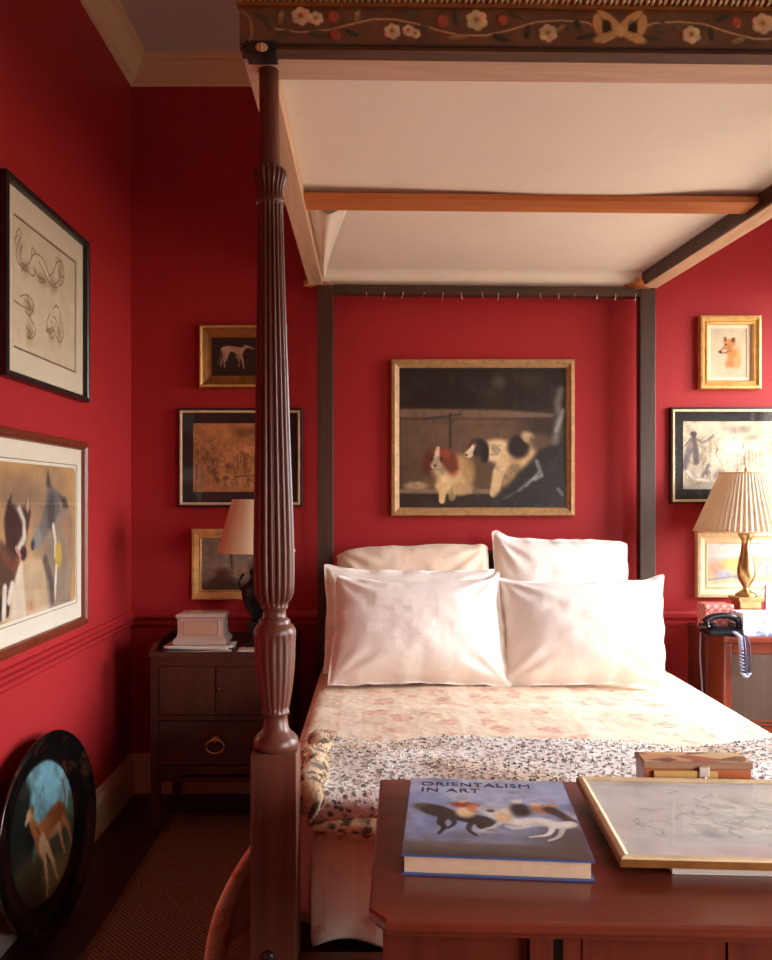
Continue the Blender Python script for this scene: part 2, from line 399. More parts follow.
for k, (a, b, WZ0, WZ1) in enumerate(WIN):
    mb = MB(); x0, x1 = RX+.04, RX+.10
    mb.box(x0, x1, a, a+.05, WZ0, WZ1).box(x0, x1, b-.05, b, WZ0, WZ1).box(x0, x1, a+.05, b-.05, WZ0, WZ0+.06).box(x0, x1, a+.05, b-.05, WZ1-.05, WZ1)
    zm = (WZ0+WZ1)/2; mb.box(x0, x1, a+.05, b-.05, zm-.025, zm+.025)
    for q in (1, 2):
        y = a+.05+(b-a-.1)*q/3; mb.box(x0+.015, x1-.015, y-.01, y+.01, WZ0+.06, zm-.025).box(x0+.015, x1-.015, y-.01, y+.01, zm+.025, WZ1-.05)
    # architrave on the room side
    mb.box(RX-.02, RX, a-.1, a, WZ0-.1, WZ1+.1).box(RX-.02, RX, b, b+.1, WZ0-.1, WZ1+.1).box(RX-.02, RX, a, b, WZ1, WZ1+.1).box(RX-.05, RX, a, b, WZ0-.1, WZ0)
    w = struct('window_%d' % (k+1), mb, 'window_paint')
    obj('pane', MB().box(RX+.068, RX+.072, a+.05, b-.05, WZ0+.06, WZ1-.05), 'pane', w)
# cornice of the room, chair rail, baseboards: profiles run along the walls
CR = [(0, CZ-.124), (.008, CZ-.124), (.012, CZ-.112), (.03, CZ-.1), (.045, CZ-.07), (.06, CZ-.04), (.066, CZ-.032), (.066, CZ-.022), (.092, CZ-.012), (.092, CZ), (0, CZ)]
RAIL = [(0, .795), (.010, .795), (.014, .805), (.014, .818), (.022, .826), (.030, .836), (.030, .846), (.018, .852), (.012, .862), (0, .866)]
BASE = [(0, 0), (.022, 0), (.022, .135), (.017, .150), (.010, .162), (.008, .180), (0, .185)]
def runs(prof, m, names, wb=True):
    out = {}
    for side, nm in names.items():
        mb = MB(); n = len(prof)
        if side == 'left': f = lambda d, z, e: (LX+d, BY-d if e else FY+d, z)
        if side == 'right': f = lambda d, z, e: (RX-d, BY-d if e else FY+d, z)
        if side == 'back': f = lambda d, z, e: (RX-d if e else LX+d, BY-d, z)
        if side == 'front': f = lambda d, z, e: (RX-d if e else LX+d, FY+d, z)
        A = [mb.b.verts.new(f(d, z, 0)) for d, z in prof]; B = [mb.b.verts.new(f(d, z, 1)) for d, z in prof]
        fs = [mb.b.faces.new((A[i], A[(i+1) % n], B[(i+1) % n], B[i])) for i in range(n)]+[mb.b.faces.new(A), mb.b.faces.new(B[::-1])]
        bmesh.ops.recalc_face_normals(mb.b, faces=fs); struct(nm, mb, m)
runs(CR, 'cream_trim', {'left': 'trim_1', 'back': 'trim_2', 'right': 'trim_3', 'front': 'trim_4'})
runs(RAIL, 'red_trim', {'left': 'trim_5', 'back': 'trim_6'})
runs(BASE, 'base_trim', {'left': 'baseboard_left', 'back': 'baseboard_back', 'front': 'baseboard_front'})
mb = MB()
mb.b.free(); mb.b = bmesh.new()
rug = MB().box(-.872, -.315, .1, 3.66, 0, .005)
rug = obj('sisal_rug', rug, 'sisal', at=(-.59, 1.9, 0))
tag(rug, 'long brown woven sisal rug on the dark floor beside the bed', 'rug')
obj('binding', MB().box(-.892, -.872, .1, 3.68, 0, .006).box(-.872, -.315, 3.66, 3.68, 0, .006), 'bind', rug)
# ------------------------------------------------------------------ the four-poster bed
BL, BR = -.236, 1.306              # post centre lines
BFY, BBY = 1.98, 3.86
def zt(x, y): return 2.42-.0095*(x+.3)-.019*(y-1.98)      # the tester sags a little to the back and to the right
bed = thing('four_poster_bed', 'mahogany four-poster bed with reeded posts and a painted floral cornice', 'bed', ((BL+BR)/2, 2.9, 0))
K = 1.98/F
def pz(py): return H+(VY-py)*K
prof = [(pz(748), .053), (pz(742), .0535), (pz(738), .052), (pz(735), .047), (pz(731), .036), (pz(727), .030), (pz(718), .0275), (pz(714), .0275), (pz(713), .032), (pz(711), .033), (pz(709), .031, .6)]
for i in range(1, 12):
    t = i/12; prof.append((pz(709-t*(709-637)), .031+(.0495-.031)*math.sin(t*PI/2)**.8, .4))
prof += [(pz(635), .050, .3), (pz(633), .0505), (pz(629), .0495), (pz(626), .046), (pz(624), .040), (pz(622), .036), (pz(620), .038), (pz(618), .030), (pz(615), .027), (pz(610), .0265), (pz(608), .031), (pz(606), .032), (pz(604), .032, .5)]
for yy, r in ((600, .040), (594, .046), (585, .048), (570, .0492), (550, .0492), (520, .0476), (480, .045), (430, .0418), (380, .0392), (330, .0362), (280, .0335), (240, .0318), (207, .0302)): prof.append((pz(yy), r, 1))
prof += [(pz(205), .031, .3), (pz(204), .034), (pz(201), .0345), (pz(199), .030), (pz(197), .030, 1), (pz(190), .031, 1), (pz(184), .035, 1), (pz(180), .0385, 1), (pz(176), .041, 1), (pz(172), .0405, .7), (pz(170), .036), (pz(168), .027), (pz(160), .0245), (pz(110), .0235)]
for fx in (BL, BR):
    zz = zt(fx, BFY)
    mbp = MB().lathe(prof+[(zz, .0235)], (fx, BFY, 0), 96, 18, .22)
    for v_ in mbp.b.verts: v_.co.x -= .017*max(v_.co.z-.8, 0)/1.6                      # the old post leans outward a little
    post = obj('bed_post', mbp, 'post', bed)
    blk = obj('post_block', MB().box(fx-.0535, fx+.0535, BFY-.0535, BFY+.0535, 0, pz(747.5), .004), 'post', post)
    mb = MB(); mb.lathe([(0, .016), (.004, .015), (.008, .010), (.010, .002)], (0, 0, 0), 20)
    bmesh.ops.rotate(mb.b, verts=mb.b.verts, cent=(0, 0, 0), matrix=Matrix.Rotation(PI/2, 3, 'X'))
    bmesh.ops.translate(mb.b, verts=mb.b.verts, vec=(fx-.012, BFY-.0535, .335)); obj('bolt_cover', mb, 'black_frame', post)
for fx in (BL, BR-.052):
    x0 = fx-.030; obj('bed_post', MB().box(x0, x0+.072, BBY-.03, BBY+.03, 0, zt(fx, BBY), .003), 'dark_post', bed)
obj('foot_rail', MB().box(BL+.054, BR-.054, 1.955, 1.995, .13, .31, .004), 'post', bed)
for fx in (BL, BR): obj('side_rail', MB().box(fx-.018, fx+.018, BFY+.054, BBY-.03, .16, .36, .003), 'post', bed)
# headboard with a swept top
pts = [(BL+.042, .30)]
for i in range(41):
    t = i/40; x = BL+.042+t*(BR-.03-BL-.042); pts.append((x, .93+.255*math.sin(PI*t)**2.2+.03*math.cos(6*PI*t)))
pts.append((BR-.03, .30)); obj('headboard', MB().prism(pts, 3.875, 3.905), 'dark_rail', bed)
obj('mattress', MB().box(BL+.03, BR-.03, 2.11, 3.84, .30, .60, .05), 'mattress', bed)
# tester frame
TX0, TX1 = -.306, 1.398
def tilt(mb):
    for v in mb.b.verts: v.co.z += zt(v.co.x, v.co.y)
    return mb
fr = obj('tester_rail', tilt(MB().box(TX0, TX1, 1.925, 2.02, 0, .055)), 'pine', bed)
obj('tester_rail', tilt(MB().box(TX0, TX0+.062, 2.02, 3.89, .001, .062)), 'pine_y', bed)
def shear(mb):
    for v in mb.b.verts: v.co.x -= .105*(v.co.y-2.92)
    return mb
rr = obj('tester_rail', tilt(shear(MB().box(TX1-.075, TX1, 2.02, 3.89, .0, .062))), 'pine_y', bed)
obj('stained_edge', tilt(shear(MB().box(TX1-.083, TX1-.075, 2.02, 3.80, .002, .060))), 'dark_rail', rr)
bk = obj('tester_rail', tilt(MB().box(BL+.042, BR-.082, BBY-.025, BBY+.025, -.038, .004)), 'dark_rail', bed)
for i in range(15):
    x = BL+.2+i*.088+rnd.uniform(-.012, .012); L = rnd.uniform(.012, .03)
    obj('curtain_pin', tilt(MB().tube([(x, BBY-.027, -.03), (x+.001, BBY-.03, -.038), (x+rnd.uniform(-.006, .006), BBY-.029, -.038-L)], .0016, 6)), 'papers', bed)
obj('tester_slat', tilt(MB().box(TX0+.063, TX1-.085, 2.838, 2.948, .022, .042)), 'orange_pine', bed)
# linen canopy: a shallow sagging ceiling whose edges turn down on to the rails
nx, ny = 60, 70
u, v = np.meshgrid(np.linspace(0, 1, nx), np.linspace(0, 1, ny))
Y = 2.0+v*(3.885-2.0); X = TX0+.045+u*(TX1-.07-TX0-.045-.105*(Y-2.92))
e = np.minimum(np.minimum(u*1.6, (1-u)*1.6), np.minimum(v*1.9, (1-v)*1.9))
Z = .062-.014*sstep(0, .5, e)+.004*fbm(X*4, Y*4, 5)+.006*np.sin(X*5+1)*sstep(.0, .3, e)-.064*sstep(.955, 1, v)
mb = MB(); mb.grid(X, Y, Z); obj('canopy_cloth', tilt(mb), 'canopy', bed)
# loose fold of cloth tucked by the rail near the head
tt = np.linspace(0, 1, 30); ww = np.linspace(0, 1, 14); W, T = np.meshgrid(ww, tt)
Xf = TX0+.068+W*(.13*(1-T)**1.3+.012)+.006*np.sin(W*9); Yf = 2.98+T*.86; Zf = .052-.030*np.sin(PI*W)*(1-.5*T)-.004*np.sin(W*14)
mb = MB(); mb.grid(Xf, Yf, Zf); obj('canopy_fold', tilt(mb), 'canopy', bed)
for x, y, a in ((TX0+.05, 3.86, .3), (TX1-.20, 3.85, -.5), (TX1-.17, 3.80, .9)):      # splintered pine blocks in the back corners
    mb = MB(); mb.box(-.075, .055, -.012, .012, -.010, .014); bmesh.ops.rotate(mb.b, verts=mb.b.verts, cent=(0, 0, 0), matrix=Matrix.Rotation(a, 3, 'Z'))
    bmesh.ops.translate(mb.b, verts=mb.b.verts, vec=(x, y, .006)); obj('corner_block', tilt(mb), 'orange_pine', bed)
# painted cornice -------------------------------------------------
CX0, CX1, CY = -.306, 1.410, 1.88
cw = CX1-CX0
P = Painter(240, 8, 997, 46, 760, 60, (112, 80, 52), .07, 4, 40)
DK, IV, GD, RS, GR, PK = (40, 32, 26), (238, 218, 168), (206, 168, 104), (184, 84, 54), (84, 86, 58), (176, 108, 74)
P.cloud((88, 76, 50), .05, .4, .7, .8, 2).cloud((126, 80, 56), .09, .5, .7, .6, 9)
P.grad(9.5, 8.2, (120, 66, 44), .8).grad(42, 46, DK, 1)
def flower(x, y, r, c=IV):
    for k in range(6):
        a = k*PI/3+.4; P.blob(x+math.cos(a)*r*.62, y+math.sin(a)*r*.58, r*.46, r*.44, tuple(q*rnd.uniform(.86, 1.04) for q in c), .95, .22, 0, 1)
    P.blob(x, y, r*.42, r*.40, GD, .9, .4, 0, 1.1); P.blob(x, y, r*.2, r*.2, (130, 92, 54), .8, .4)
def leaf(x, y, l, w, ang, c=GR, a=.9): P.blob(x, y, l, w, c, a, .3, ang, .5); P.blob(x, y-w*.3, l*.7, w*.25, tuple(min(255, q*1.5) for q in c), .5, .5, ang)
def berry(x, y, r): P.blob(x, y, r, r, RS, .95, .25, 0, 1); P.blob(x-r*.3, y-r*.3, r*.4, r*.4, (196, 116, 84), .6, .5)
def half(f):
    for vine in ([(276, 30), (300, 33), (330, 30), (352, 24), (372, 19), (395, 19), (420, 24), (440, 30), (460, 34), (485, 34), (510, 28), (535, 20), (560, 18), (586, 20), (598, 26)],): P.line([(f(x), y) for x, y in vine], 2.0, (196, 160, 112), .95, .5, h=.6)
    for x, y, r in ((301, 17, 9.5), (316, 19, 7), (392, 31, 8), (408, 30, 6), (415, 33, 5), (476, 19, 10.5), (547, 31, 9)): flower(f(x), y, r)
    for x, y, r in ((333, 17, 5.5), (335, 35, 5), (442, 20, 6), (502, 18, 5)): berry(f(x), y, r)
    for x, y, l, w, g in ((262, 17, 8, 2.5, 20), (268, 24, 8, 3, 60), (281, 18, 3, 7, 10), (283, 34, 7, 2.5, -20), (318, 34, 9, 3, 5), (357, 16, 3, 7, 15), (352, 33, 7, 2.5, 25), (412, 13, 8, 3, 25), (425, 27, 6, 3, 50), (456, 18, 2.5, 7, -10), (458, 36, 10, 3, -5), (500, 36, 8, 3, 20), (515, 14, 7, 2.5, 30), (527, 30, 3, 7, 10), (560, 26, 6, 2.5, -40), (577, 22, 3, 6, -30), (585, 34, 9, 2.5, -12)):
        leaf(f(x), y, l, w, g if f(1) > f(0) else -g, rnd.choice([GR, (72, 70, 44), (48, 58, 44), (150, 124, 82)]))
    P.line([(f(242), 12), (f(250), 20), (f(252), 32), (f(250), 42)], 3, (150, 120, 80), .9, h=.6); P.line([(f(244), 24), (f(246), 42)], 2, (110, 80, 50), .8)
half(lambda x: x); half(lambda x: 1237-x)
for sx in (-1, 1):                                                        # ribbon bow in the middle
    for x, y, l, w, g in ((12, 15, 13, 4, -35), (22, 22, 5, 11, 10), (14, 34, 13, 4.5, 20), (4, 24, 5, 9, 30), (19, 37, 6, 3, -10)): P.blob(618.5+sx*x, y, l, w, (206, 168, 104), .95, .22, g*sx, 1)
    P.blob(618.5+sx*13, 24, 4.5, 6, (50, 34, 24), .9, .4)
P.blob(618.5, 28, 5, 6, (222, 186, 122), .95, .3, 0, 1.2)
zc0 = H+(VY-46)*CY/F
cor = obj('cornice', MB().box(CX0+.004, CX1-.004, CY, 1.925, zc0-.0, zc0+.17), 'gold_dark', bed)
front = P.canvas('painted_front', cw, .0865, zc0, .0045, cor, 'oil', .0028)
for o in (front,): o.location = (0, 0, 0)
me = front.data; off = Vector(((CX0+CX1)/2, CY, 0))-base_of(cor)
for v in me.vertices: v.co += off
mb = MB(); zb = zc0+.0865                                                  # gilt carved band above
mb.box(CX0-.006, CX1+.006, CY-.012, CY+.01, zb, zb+.008).box(CX0-.012, CX1+.012, CY-.014, CY+.01, zb+.032, zb+.052).box(CX0-.022, CX1+.022, CY-.026, CY+.01, zb+.052, zb+.075)
mb.box(CX0, CX1, CY-.004, CY+.01, zb+.008, zb+.032); obj('cornice_moulding', mb, 'gold_dark', cor)
mb = MB(); n = 126
for i in range(n):
    x = CX0+(i+.5)*cw/n; a = .25 if i % 2 else -.1
    mb.tube([(x-.003, CY-.006, zb+.009), (x+a*.008, CY-.013, zb+.018), (x+.004, CY-.012, zb+.027), (x+.002, CY-.008, zb+.032)], [.0022, .0042, .0046, .0025], 6)
obj('carved_leaves', mb, 'gold_pale', cor)
obj('under_moulding', MB().box(CX0, CX1, CY+.002, CY+.046, zc0-.005, zc0), wood('worn_brown_edge', (66, 42, 27), (108, 72, 46), .6, 0, 22, 0), cor)
mb = MB(); blkx = CX0+.052
mb.box(CX0+.014, CX0+.082, CY-.006, CY+.04, zc0-.021, zc0+.010); cb = obj('corner_block', mb, 'black_frame', cor)
mb = MB()
for k in range(8):
    a = k*PI/4; mb.lathe([(0, .006), (.003, .005), (.004, .001)], (math.cos(a)*.009, math.sin(a)*.006, 0), 10, 0, 0, .8)
mb.lathe([(0, .006), (.006, .004), (.007, .001)], (0, 0, 0), 12)
bmesh.ops.rotate(mb.b, verts=mb.b.verts, cent=(0, 0, 0), matrix=Matrix.Rotation(PI/2, 3, 'X'))
bmesh.ops.translate(mb.b, verts=mb.b.verts, vec=(CX0+.050, CY-.006, zc0-.006)); obj('rosette', mb, 'gold_pale', cor)
for sx, x in ((0, CX0), (1, CX1-.02)):
    o = obj('cornice_return', tilt((shear if sx else (lambda q: q))(MB().box(x, x+.02, 1.93, 3.90, .03, .18))), 'gold_dark', cor)
# lean the whole cornice down to the right a touch
ang = .0115
for o in [cor]+list(cor.children):
    for v in o.data.vertices: v.co.z -= ang*(v.co.x+bed.location.x-CX0)
# ------------------------------------------------------------------ bedspread, throw, pillows
def uvlay(o, U, V):
    """UV in metres of cloth for a grid mesh (vertex order row by row)"""
    uv = o.data.uv_layers.new(name='UVMap'); flat = np.stack([U.ravel(), V.ravel()], 1)
    for lp in o.data.loops:
        i = lp.vertex_index; uv.data[lp.index].uv = flat[i] if i < len(flat) else (0, 0)
TOP = .648; XL, XR, YF, YB = BL-.012, BR+.004, 2.055, 3.80; RAD = .05
def drop(d):
    """distance past the edge -> (outward, downward) round an edge of radius RAD"""
    L = RAD*PI/2; a = np.clip(d/RAD, 0, PI/2)
    return RAD*np.sin(a), RAD*(1-np.cos(a))+np.maximum(d-L, 0)
A = np.concatenate([np.linspace(XL-.425, XL+.03, 44), np.linspace(XL+.03, XR-.03, 70)[1:], np.linspace(XR-.03, XR+.46, 36)[1:]])
B = np.concatenate([np.linspace(YF-.335, YF+.03, 34), np.linspace(YF+.03, YB, 90)[1:]])
a, b = np.meshgrid(A, B)
dl = np.maximum(XL+RAD-a, 0); dr = np.maximum(a-(XR-RAD), 0); df = np.maximum(YF+RAD-b, 0)
oxl, dzl = drop(dl); oxr, dzr = drop(dr); oy, dzf = drop(df)
X = np.where(dl > 0, XL+RAD-oxl, np.where(dr > 0, XR-RAD+oxr, a)); Y = np.where(df > 0, YF+RAD-oy, b)
Z = TOP-dzl-dzr-dzf
hang = np.maximum(dzl-.05, 0); front = np.exp(-((np.maximum(b-2.1, 0))/.22)**2)
X = X-hang*(.10+.42*front)-.020*np.sin(b*19+1.2)*np.clip(hang*5, 0, 1)-.012*np.sin(b*37)*np.clip(hang*4, 0, 1)-.05*front*np.sin(np.clip(hang/.4, 0, 1)*PI)
hr = np.maximum(dzr-.05, 0); X = X+hr*.10+.02*np.sin(b*17)*np.clip(hr*5, 0, 1)
hf = np.maximum(dzf-.05, 0)
Y = Y-.055*np.sin(np.clip(hf/.33, 0, 1)*PI)-.016*np.sin(a*26+.6)*np.clip(hf*6, 0, 1)
Z = Z+hf*.25*np.cos((a+.06)*14)*np.clip(hf*2.5, 0, 1)*.28
Z = Z+np.where((dzl+dzr+dzf) < .02, .010*(fbm(a*5, b*5, 3)-.5)+.008*np.sin(a*3.1+.5), 0)
keep = ~(((dl > .045) | (dr > .045)) & (df > .045))[:-1, :-1] & ~(((dl > .02) & (dl < .0)) )[:-1, :-1]
keep &= ~((df[:-1, :-1] > .0) & ((a[:-1, :-1] < BL+.062) | (a[1:, 1:] > BR-.062)))           # slit round the posts
keep &= ~((b[:-1, :-1] < 2.045) & ((a[:-1, :-1] < BL+.062) | (a[1:, 1:] > BR-.062)))
mb = MB(); mb.grid(X, Y, Z, True, keep)
cov = obj('bedspread', mb, 'quilt', at=((XL+XR)/2, 2.9, .2))
uvlay(cov, a, b)
bm = bmesh.new(); bm.from_mesh(cov.data); bmesh.ops.delete(bm, geom=[v for v in bm.verts if not v.link_faces], context='VERTS'); bm.to_mesh(cov.data); bm.free()
s = cov.modifiers.new('thick', 'SOLIDIFY'); s.thickness = .014; s.offset = -1
tag(cov, 'peach floral quilted bedspread hanging over the sides of the bed', 'bedspread')
# leopard throw -------------------------------------------------
def blades(mb, X, Y, Z, U, V, n, L, seed, uvs):
    """short tufts of fur rooted on a grid surface"""
    r = np.random.RandomState(seed); ny, nx = X.shape
    for _ in range(n):
        j = r.randint(0, ny-1); i = r.randint(0, nx-1); s_, t_ = r.rand(2)
        def g(M_): return M_[j, i]*(1-s_)*(1-t_)+M_[j, i+1]*s_*(1-t_)+M_[j+1, i]*(1-s_)*t_+M_[j+1, i+1]*s_*t_
        p = Vector((g(X), g(Y), g(Z))); e1 = Vector((X[j, i+1]-X[j, i], Y[j, i+1]-Y[j, i], Z[j, i+1]-Z[j, i])); e2 = Vector((X[j+1, i]-X[j, i], Y[j+1, i]-Y[j, i], Z[j+1, i]-Z[j, i]))
        nrm = e1.cross(e2).normalized(); d = Vector(r.uniform(-1, 1, 3)); tip = p+(nrm*.9+d*.55)*L*r.uniform(.6, 1.2); w = d.cross(nrm).normalized()*.0013
        vs = [mb.b.verts.new(q) for q in (p-w, p+w, tip)]; f = mb.b.faces.new(vs); f.smooth = True; f.material_index = mb.mi; uvs += [(g(U), g(V))]*3
def furry(name, X, Y, Z, U, V, n, L, seed, mat, parent=None, at=None):
    mb = MB(); mb.grid(X, Y, Z); uvs = list(zip(U.ravel(), V.ravel())); blades(mb, X, Y, Z, U, V, n, L, seed, uvs)
    o = obj(name, mb, mat, parent, at=at); uv = o.data.uv_layers.new(name='UVMap')
    for lp in o.data.loops: uv.data[lp.index].uv = uvs[lp.vertex_index]
    return o
TX_0, TX_1, TY0, TY1 = BL+.070, BR+.12, 1.99, 2.53
u = np.linspace(0, 1, 110); v = np.linspace(0, 1, 46); U, V = np.meshgrid(u, v)
x = TX_0+U*(TX_1-TX_0); y = TY0+V*(TY1-TY0)+.030*np.sin(x*4.3+.8)*V+.018*np.sin(x*11)*V
de = np.maximum(x-(XR-RAD), 0); ox, oz = drop(de); xx = np.where(de > 0, XR-RAD+ox+.04*(de > .06), x)
dfr = np.maximum(YF+RAD-y, 0); oyf, ozf = drop(dfr); yy = np.where(dfr > 0, YF+RAD-oyf*1.1-.012*(dfr > .04), y)
Z = TOP+.018+.016*fbm(x*7, y*9, 11)+.014*np.sin(x*9+y*14)*.6-oz-ozf-.012*(1-sstep(0, .05, (1-V)*.47))
thr = furry('fur_throw', xx, yy, Z, x, y, 3500, .005, 3, 'leopard', at=((TX_0+TX_1)/2, 2.3, TOP))
s = thr.modifiers.new('thick', 'SOLIDIFY'); s.thickness = .006; s.offset = -1
tag(thr, 'leopard print fur throw spread across the foot of the bed', 'throw')
def roll(pts, r, seed, n):
    pts = [Vector(p) for p in pts]; m = 14; ang = np.linspace(0, 2*PI, m); Xs, Ys, Zs, Us, Vs = [], [], [], [], []; L = 0
    for i, p in enumerate(pts):
        t = (pts[min(i+1, len(pts)-1)]-pts[max(i-1, 0)]).normalized(); sd = t.cross(Vector((0, 0, 1))).normalized(); up = sd.cross(t)
        if i: L += (p-pts[i-1]).length
        end = min(1, .35+min(i, len(pts)-1-i)*.25); rr = r*end*(1+.16*math.sin(i*1.1+seed))
        q = [p+sd*rr*1.25*math.cos(k)-up*rr*.85*math.sin(k) for k in ang]
        Xs.append([c.x for c in q]); Ys.append([c.y for c in q]); Zs.append([c.z for c in q]); Us.append([L]*m); Vs.append(list(ang*r))
    return furry('fur_border', np.array(Xs), np.array(Ys), np.array(Zs), np.array(Us), np.array(Vs)+seed, n, .007, seed, 'leopard_trim', thr)
zf = TOP+.016
def edge_pt(cx_, cy_, lift):
    d_ = max(YF+RAD-cy_, 0); o_, z_ = drop(np.array(d_)); return (cx_, YF+RAD-float(o_)*1.1-.014 if d_ > 0 else cy_, zf-float(z_)+lift)
roll([edge_pt(TX_0+.004+.006*math.sin(k*.9), 2.0+k*.026, .018+.006*math.sin(k*.8)) for k in range(21)], .028, 1, 1500)
roll([edge_pt(TX_0+.012+k*.026, 1.992-.004*math.sin(k*.6), .012+.005*math.sin(k*.7)) for k in range(56)], .028, 2, 3600)
# pillows -------------------------------------------------------
def pillow(name, w, h, t, loc, lean, yaw=0, roll_=0, seed=0, mat='pillow_white', flange=.07, pinch=.05, sag=.0, power=.46, ear=.0, taper=(0, 0), rnd_=0):
    nx, ny = 64, 50
    u, v = np.meshgrid(np.linspace(-1, 1, nx), np.linspace(-1, 1, ny))
    fl = 1-flange*2/w*.5*2*.5; fh = 1-flange*2/h*.5
    ui = np.clip(np.abs(u)/fl, 0, 1); vi = np.clip(np.abs(v)/fh, 0, 1)
    th = ((1-ui**2.6)*(1-vi**2.6))**power
    rx = np.hypot(1-np.abs(u), 1-np.abs(v)); an = np.arctan2(1-np.abs(v), 1-np.abs(u)+1e-6)
    q = (u > 0)*1.7+(v > 0)*2.9
    wr = np.sin(an*13+q+seed)*np.exp(-((rx-.35)/.28)**2)*.010+(fbm(u*2.4+seed, v*2+seed*.7, seed, 4)-.47)*.022
    edge = np.maximum(np.abs(u), np.abs(v)); rip = sstep(.8, 1, edge)*(.006*np.sin(u*15+seed)*(np.abs(v) > np.abs(u))+.006*np.sin(v*14+seed*2)*(np.abs(u) >= np.abs(v)))
    X = w/2*u*(1-pinch*(1-v**2)**1)+.012*(fbm(v*3+9, u*0+seed, seed)-.5)*np.abs(u)**3
    Zc = h/2*v*(1-pinch*1.1*(1-u**2))+.03*(fbm(u*2.2+5, u*0+seed+.5, seed+2)-.5)*np.abs(v)**3-sag*(1-u**2)*(v > 0)*v**2
    X = X+w/2*np.where(u > 0, taper[1], taper[0])*np.abs(u)*(1-v)/2
    Zc = Zc-rnd_*np.abs(u)**5*(v > 0)*v**2
    Zc = Zc+ear*np.exp(-((u-np.sign(ear)*.95)/.14)**2)*(v > 0)*v**4*np.sign(ear)
    bend = -.05*h*(v**2)+.0*u
    yf = -(t*.56*th+.002+wr*th)+rip-bend; yb = (t*.44*th+.002-wr*th*.5)+rip-bend
    mb = MB(); vf = mb.grid(X, yf, Zc+h/2)
    vb = mb.grid(X[:, ::-1], yb[:, ::-1], (Zc+h/2)[:, ::-1])
    bmesh.ops.remove_doubles(mb.b, verts=mb.b.verts, dist=.0045)
    Rm = Euler((-lean, roll_, yaw), 'XYZ').to_matrix()
    for q_ in mb.b.verts: q_.co = Rm @ q_.co
    z0 = min(q_.co.z for q_ in mb.b.verts); bmesh.ops.translate(mb.b, verts=mb.b.verts, vec=(0, 0, -z0))
    o = obj(name, mb, mat, world=False); o.location = loc
    sub = o.modifiers.new('smooth', 'SUBSURF'); sub.levels = 1; sub.render_levels = 1; return o
zb = TOP+.004
g = 'pillows stacked at the head of the bed'
o = pillow('pillow', .70, .475, .21, (PX(421, 3.33), 3.25, zb), .50, .03, 0, 1, flange=.03, pinch=.045, sag=.02, taper=(-.07, .02), ear=.02); tag(o, 'plump white pillow leaning in front on the left half of the bed', 'pillow', g)
o = pillow('pillow', .70, .465, .21, (PX(584, 3.33)+.012, 3.25, zb), .50, -.05, .0, 2, flange=.03, pinch=.04, sag=.012, taper=(0, -.16), ear=.02); tag(o, 'plump white pillow leaning in front on the right, nearest the telephone', 'pillow', g)
o = pillow('pillow', .75, .455, .12, (PX(411, 3.50), 3.50, zb), .28, .0, .0, 3, flange=.03, pinch=.04, ear=-.02); tag(o, 'white pillow mostly hidden, its edge showing left of the front left pillow', 'pillow', g)
o = pillow("pillow", .70, .54, .16, (PX(416, 3.69), 3.69, zb), .14, 0, -.02, 4, 'pillow_cream', flange=.02, pinch=.015, power=.36, rnd_=.05, ear=.03); tag(o, 'cream pillow upright at the back on the left, below the spaniel painting', 'pillow', g)
o = pillow("pillow", .62, .57, .16, (PX(562, 3.69), 3.69, zb), .14, 0, .02, 5, flange=.03, pinch=.03, ear=-.045, power=.38, rnd_=.025); tag(o, 'off-white pillow upright at the back on the right with a peaked corner', 'pillow', g)
# ------------------------------------------------------------------ desk at the foot of the bed (turned a little)
DZ = .75
desk = thing('desk', 'polished red mahogany desk standing at the foot of the bed', 'desk', (0, 0, 0))
DL, DF, DB = -.0, 1.262, 1.905; DW = 1.22; ch = .028
def D(mb): return mb
mb = MB()
y0, y1 = -(DB-DF), 0
mb.prism([(0, y1), (0, y0+ch*1.3), (ch, y0), (DW-ch, y0), (DW, y0+ch*1.3), (DW, y1)], DZ-.020, DZ, 'z')
bmesh.ops.bevel(mb.b, geom=[e for e in mb.b.edges if abs(e.verts[0].co.z-e.verts[1].co.z) < 1e-5], offset=.005, segments=3, profile=.5, affect='EDGES')
obj('desk_top', mb, 'desk', desk, world=False)
obj('desk_edge', MB().prism([(.010, y1), (.010, y0+.045), (.036, y0+.014), (DW-.036, y0+.014), (DW-.010, y0+.045), (DW-.010, y1)], DZ-.031, DZ-.020, 'z'), 'desk', desk, world=False)
fy = y0+.045
mb = MB(); mb.box(.022, .040, fy, -.02, DZ-.20, DZ-.031).box(DW-.040, DW-.022, fy, -.02, DZ-.20, DZ-.031).box(.04, DW-.04, -.038, -.02, DZ-.20, DZ-.031)
mb.box(.04, DW-.04, fy+.004, fy+.024, DZ-.215, DZ-.19).box(.255, .292, fy+.001, fy+.3, DZ-.19, DZ-.031).box(.308, .335, fy+.001, fy+.3, DZ-.19, DZ-.031)
mb.box(.565, .60, fy+.001, fy+.3, DZ-.19, DZ-.031).box(.88, .92, fy+.001, fy+.3, DZ-.19, DZ-.031)
obj('apron', mb, 'desk_v', desk, world=False)
def knob(x, y, z, parent, r=.011):
    m = MB(); m.lathe([(0, r*.5), (.006, r*.45), (.010, r*.9), (.016, r), (.020, r*.7), (.022, r*.1)], (0, 0, 0), 18)
    bmesh.ops.rotate(m.b, verts=m.b.verts, cent=(0, 0, 0), matrix=Matrix.Rotation(PI/2, 3, 'X')); bmesh.ops.translate(m.b, verts=m.b.verts, vec=(x, y, z))
    return obj('knob', m, 'brass_dull', parent, world=False)
for a, b, ks, rec in ((.042, .253, (.148,), .012), (.337, .563, (.45,), .004), (.602, .878, (.66, .82), .012), (.922, DW-.042, (1.05,), .012)):
    d = obj('drawer', MB().box(a, b, fy+rec, fy+rec+.30, DZ-.188, DZ-.034, .003), 'desk_v', desk, world=False)
    for k in ks: knob(k, fy+rec, DZ-.118, d)
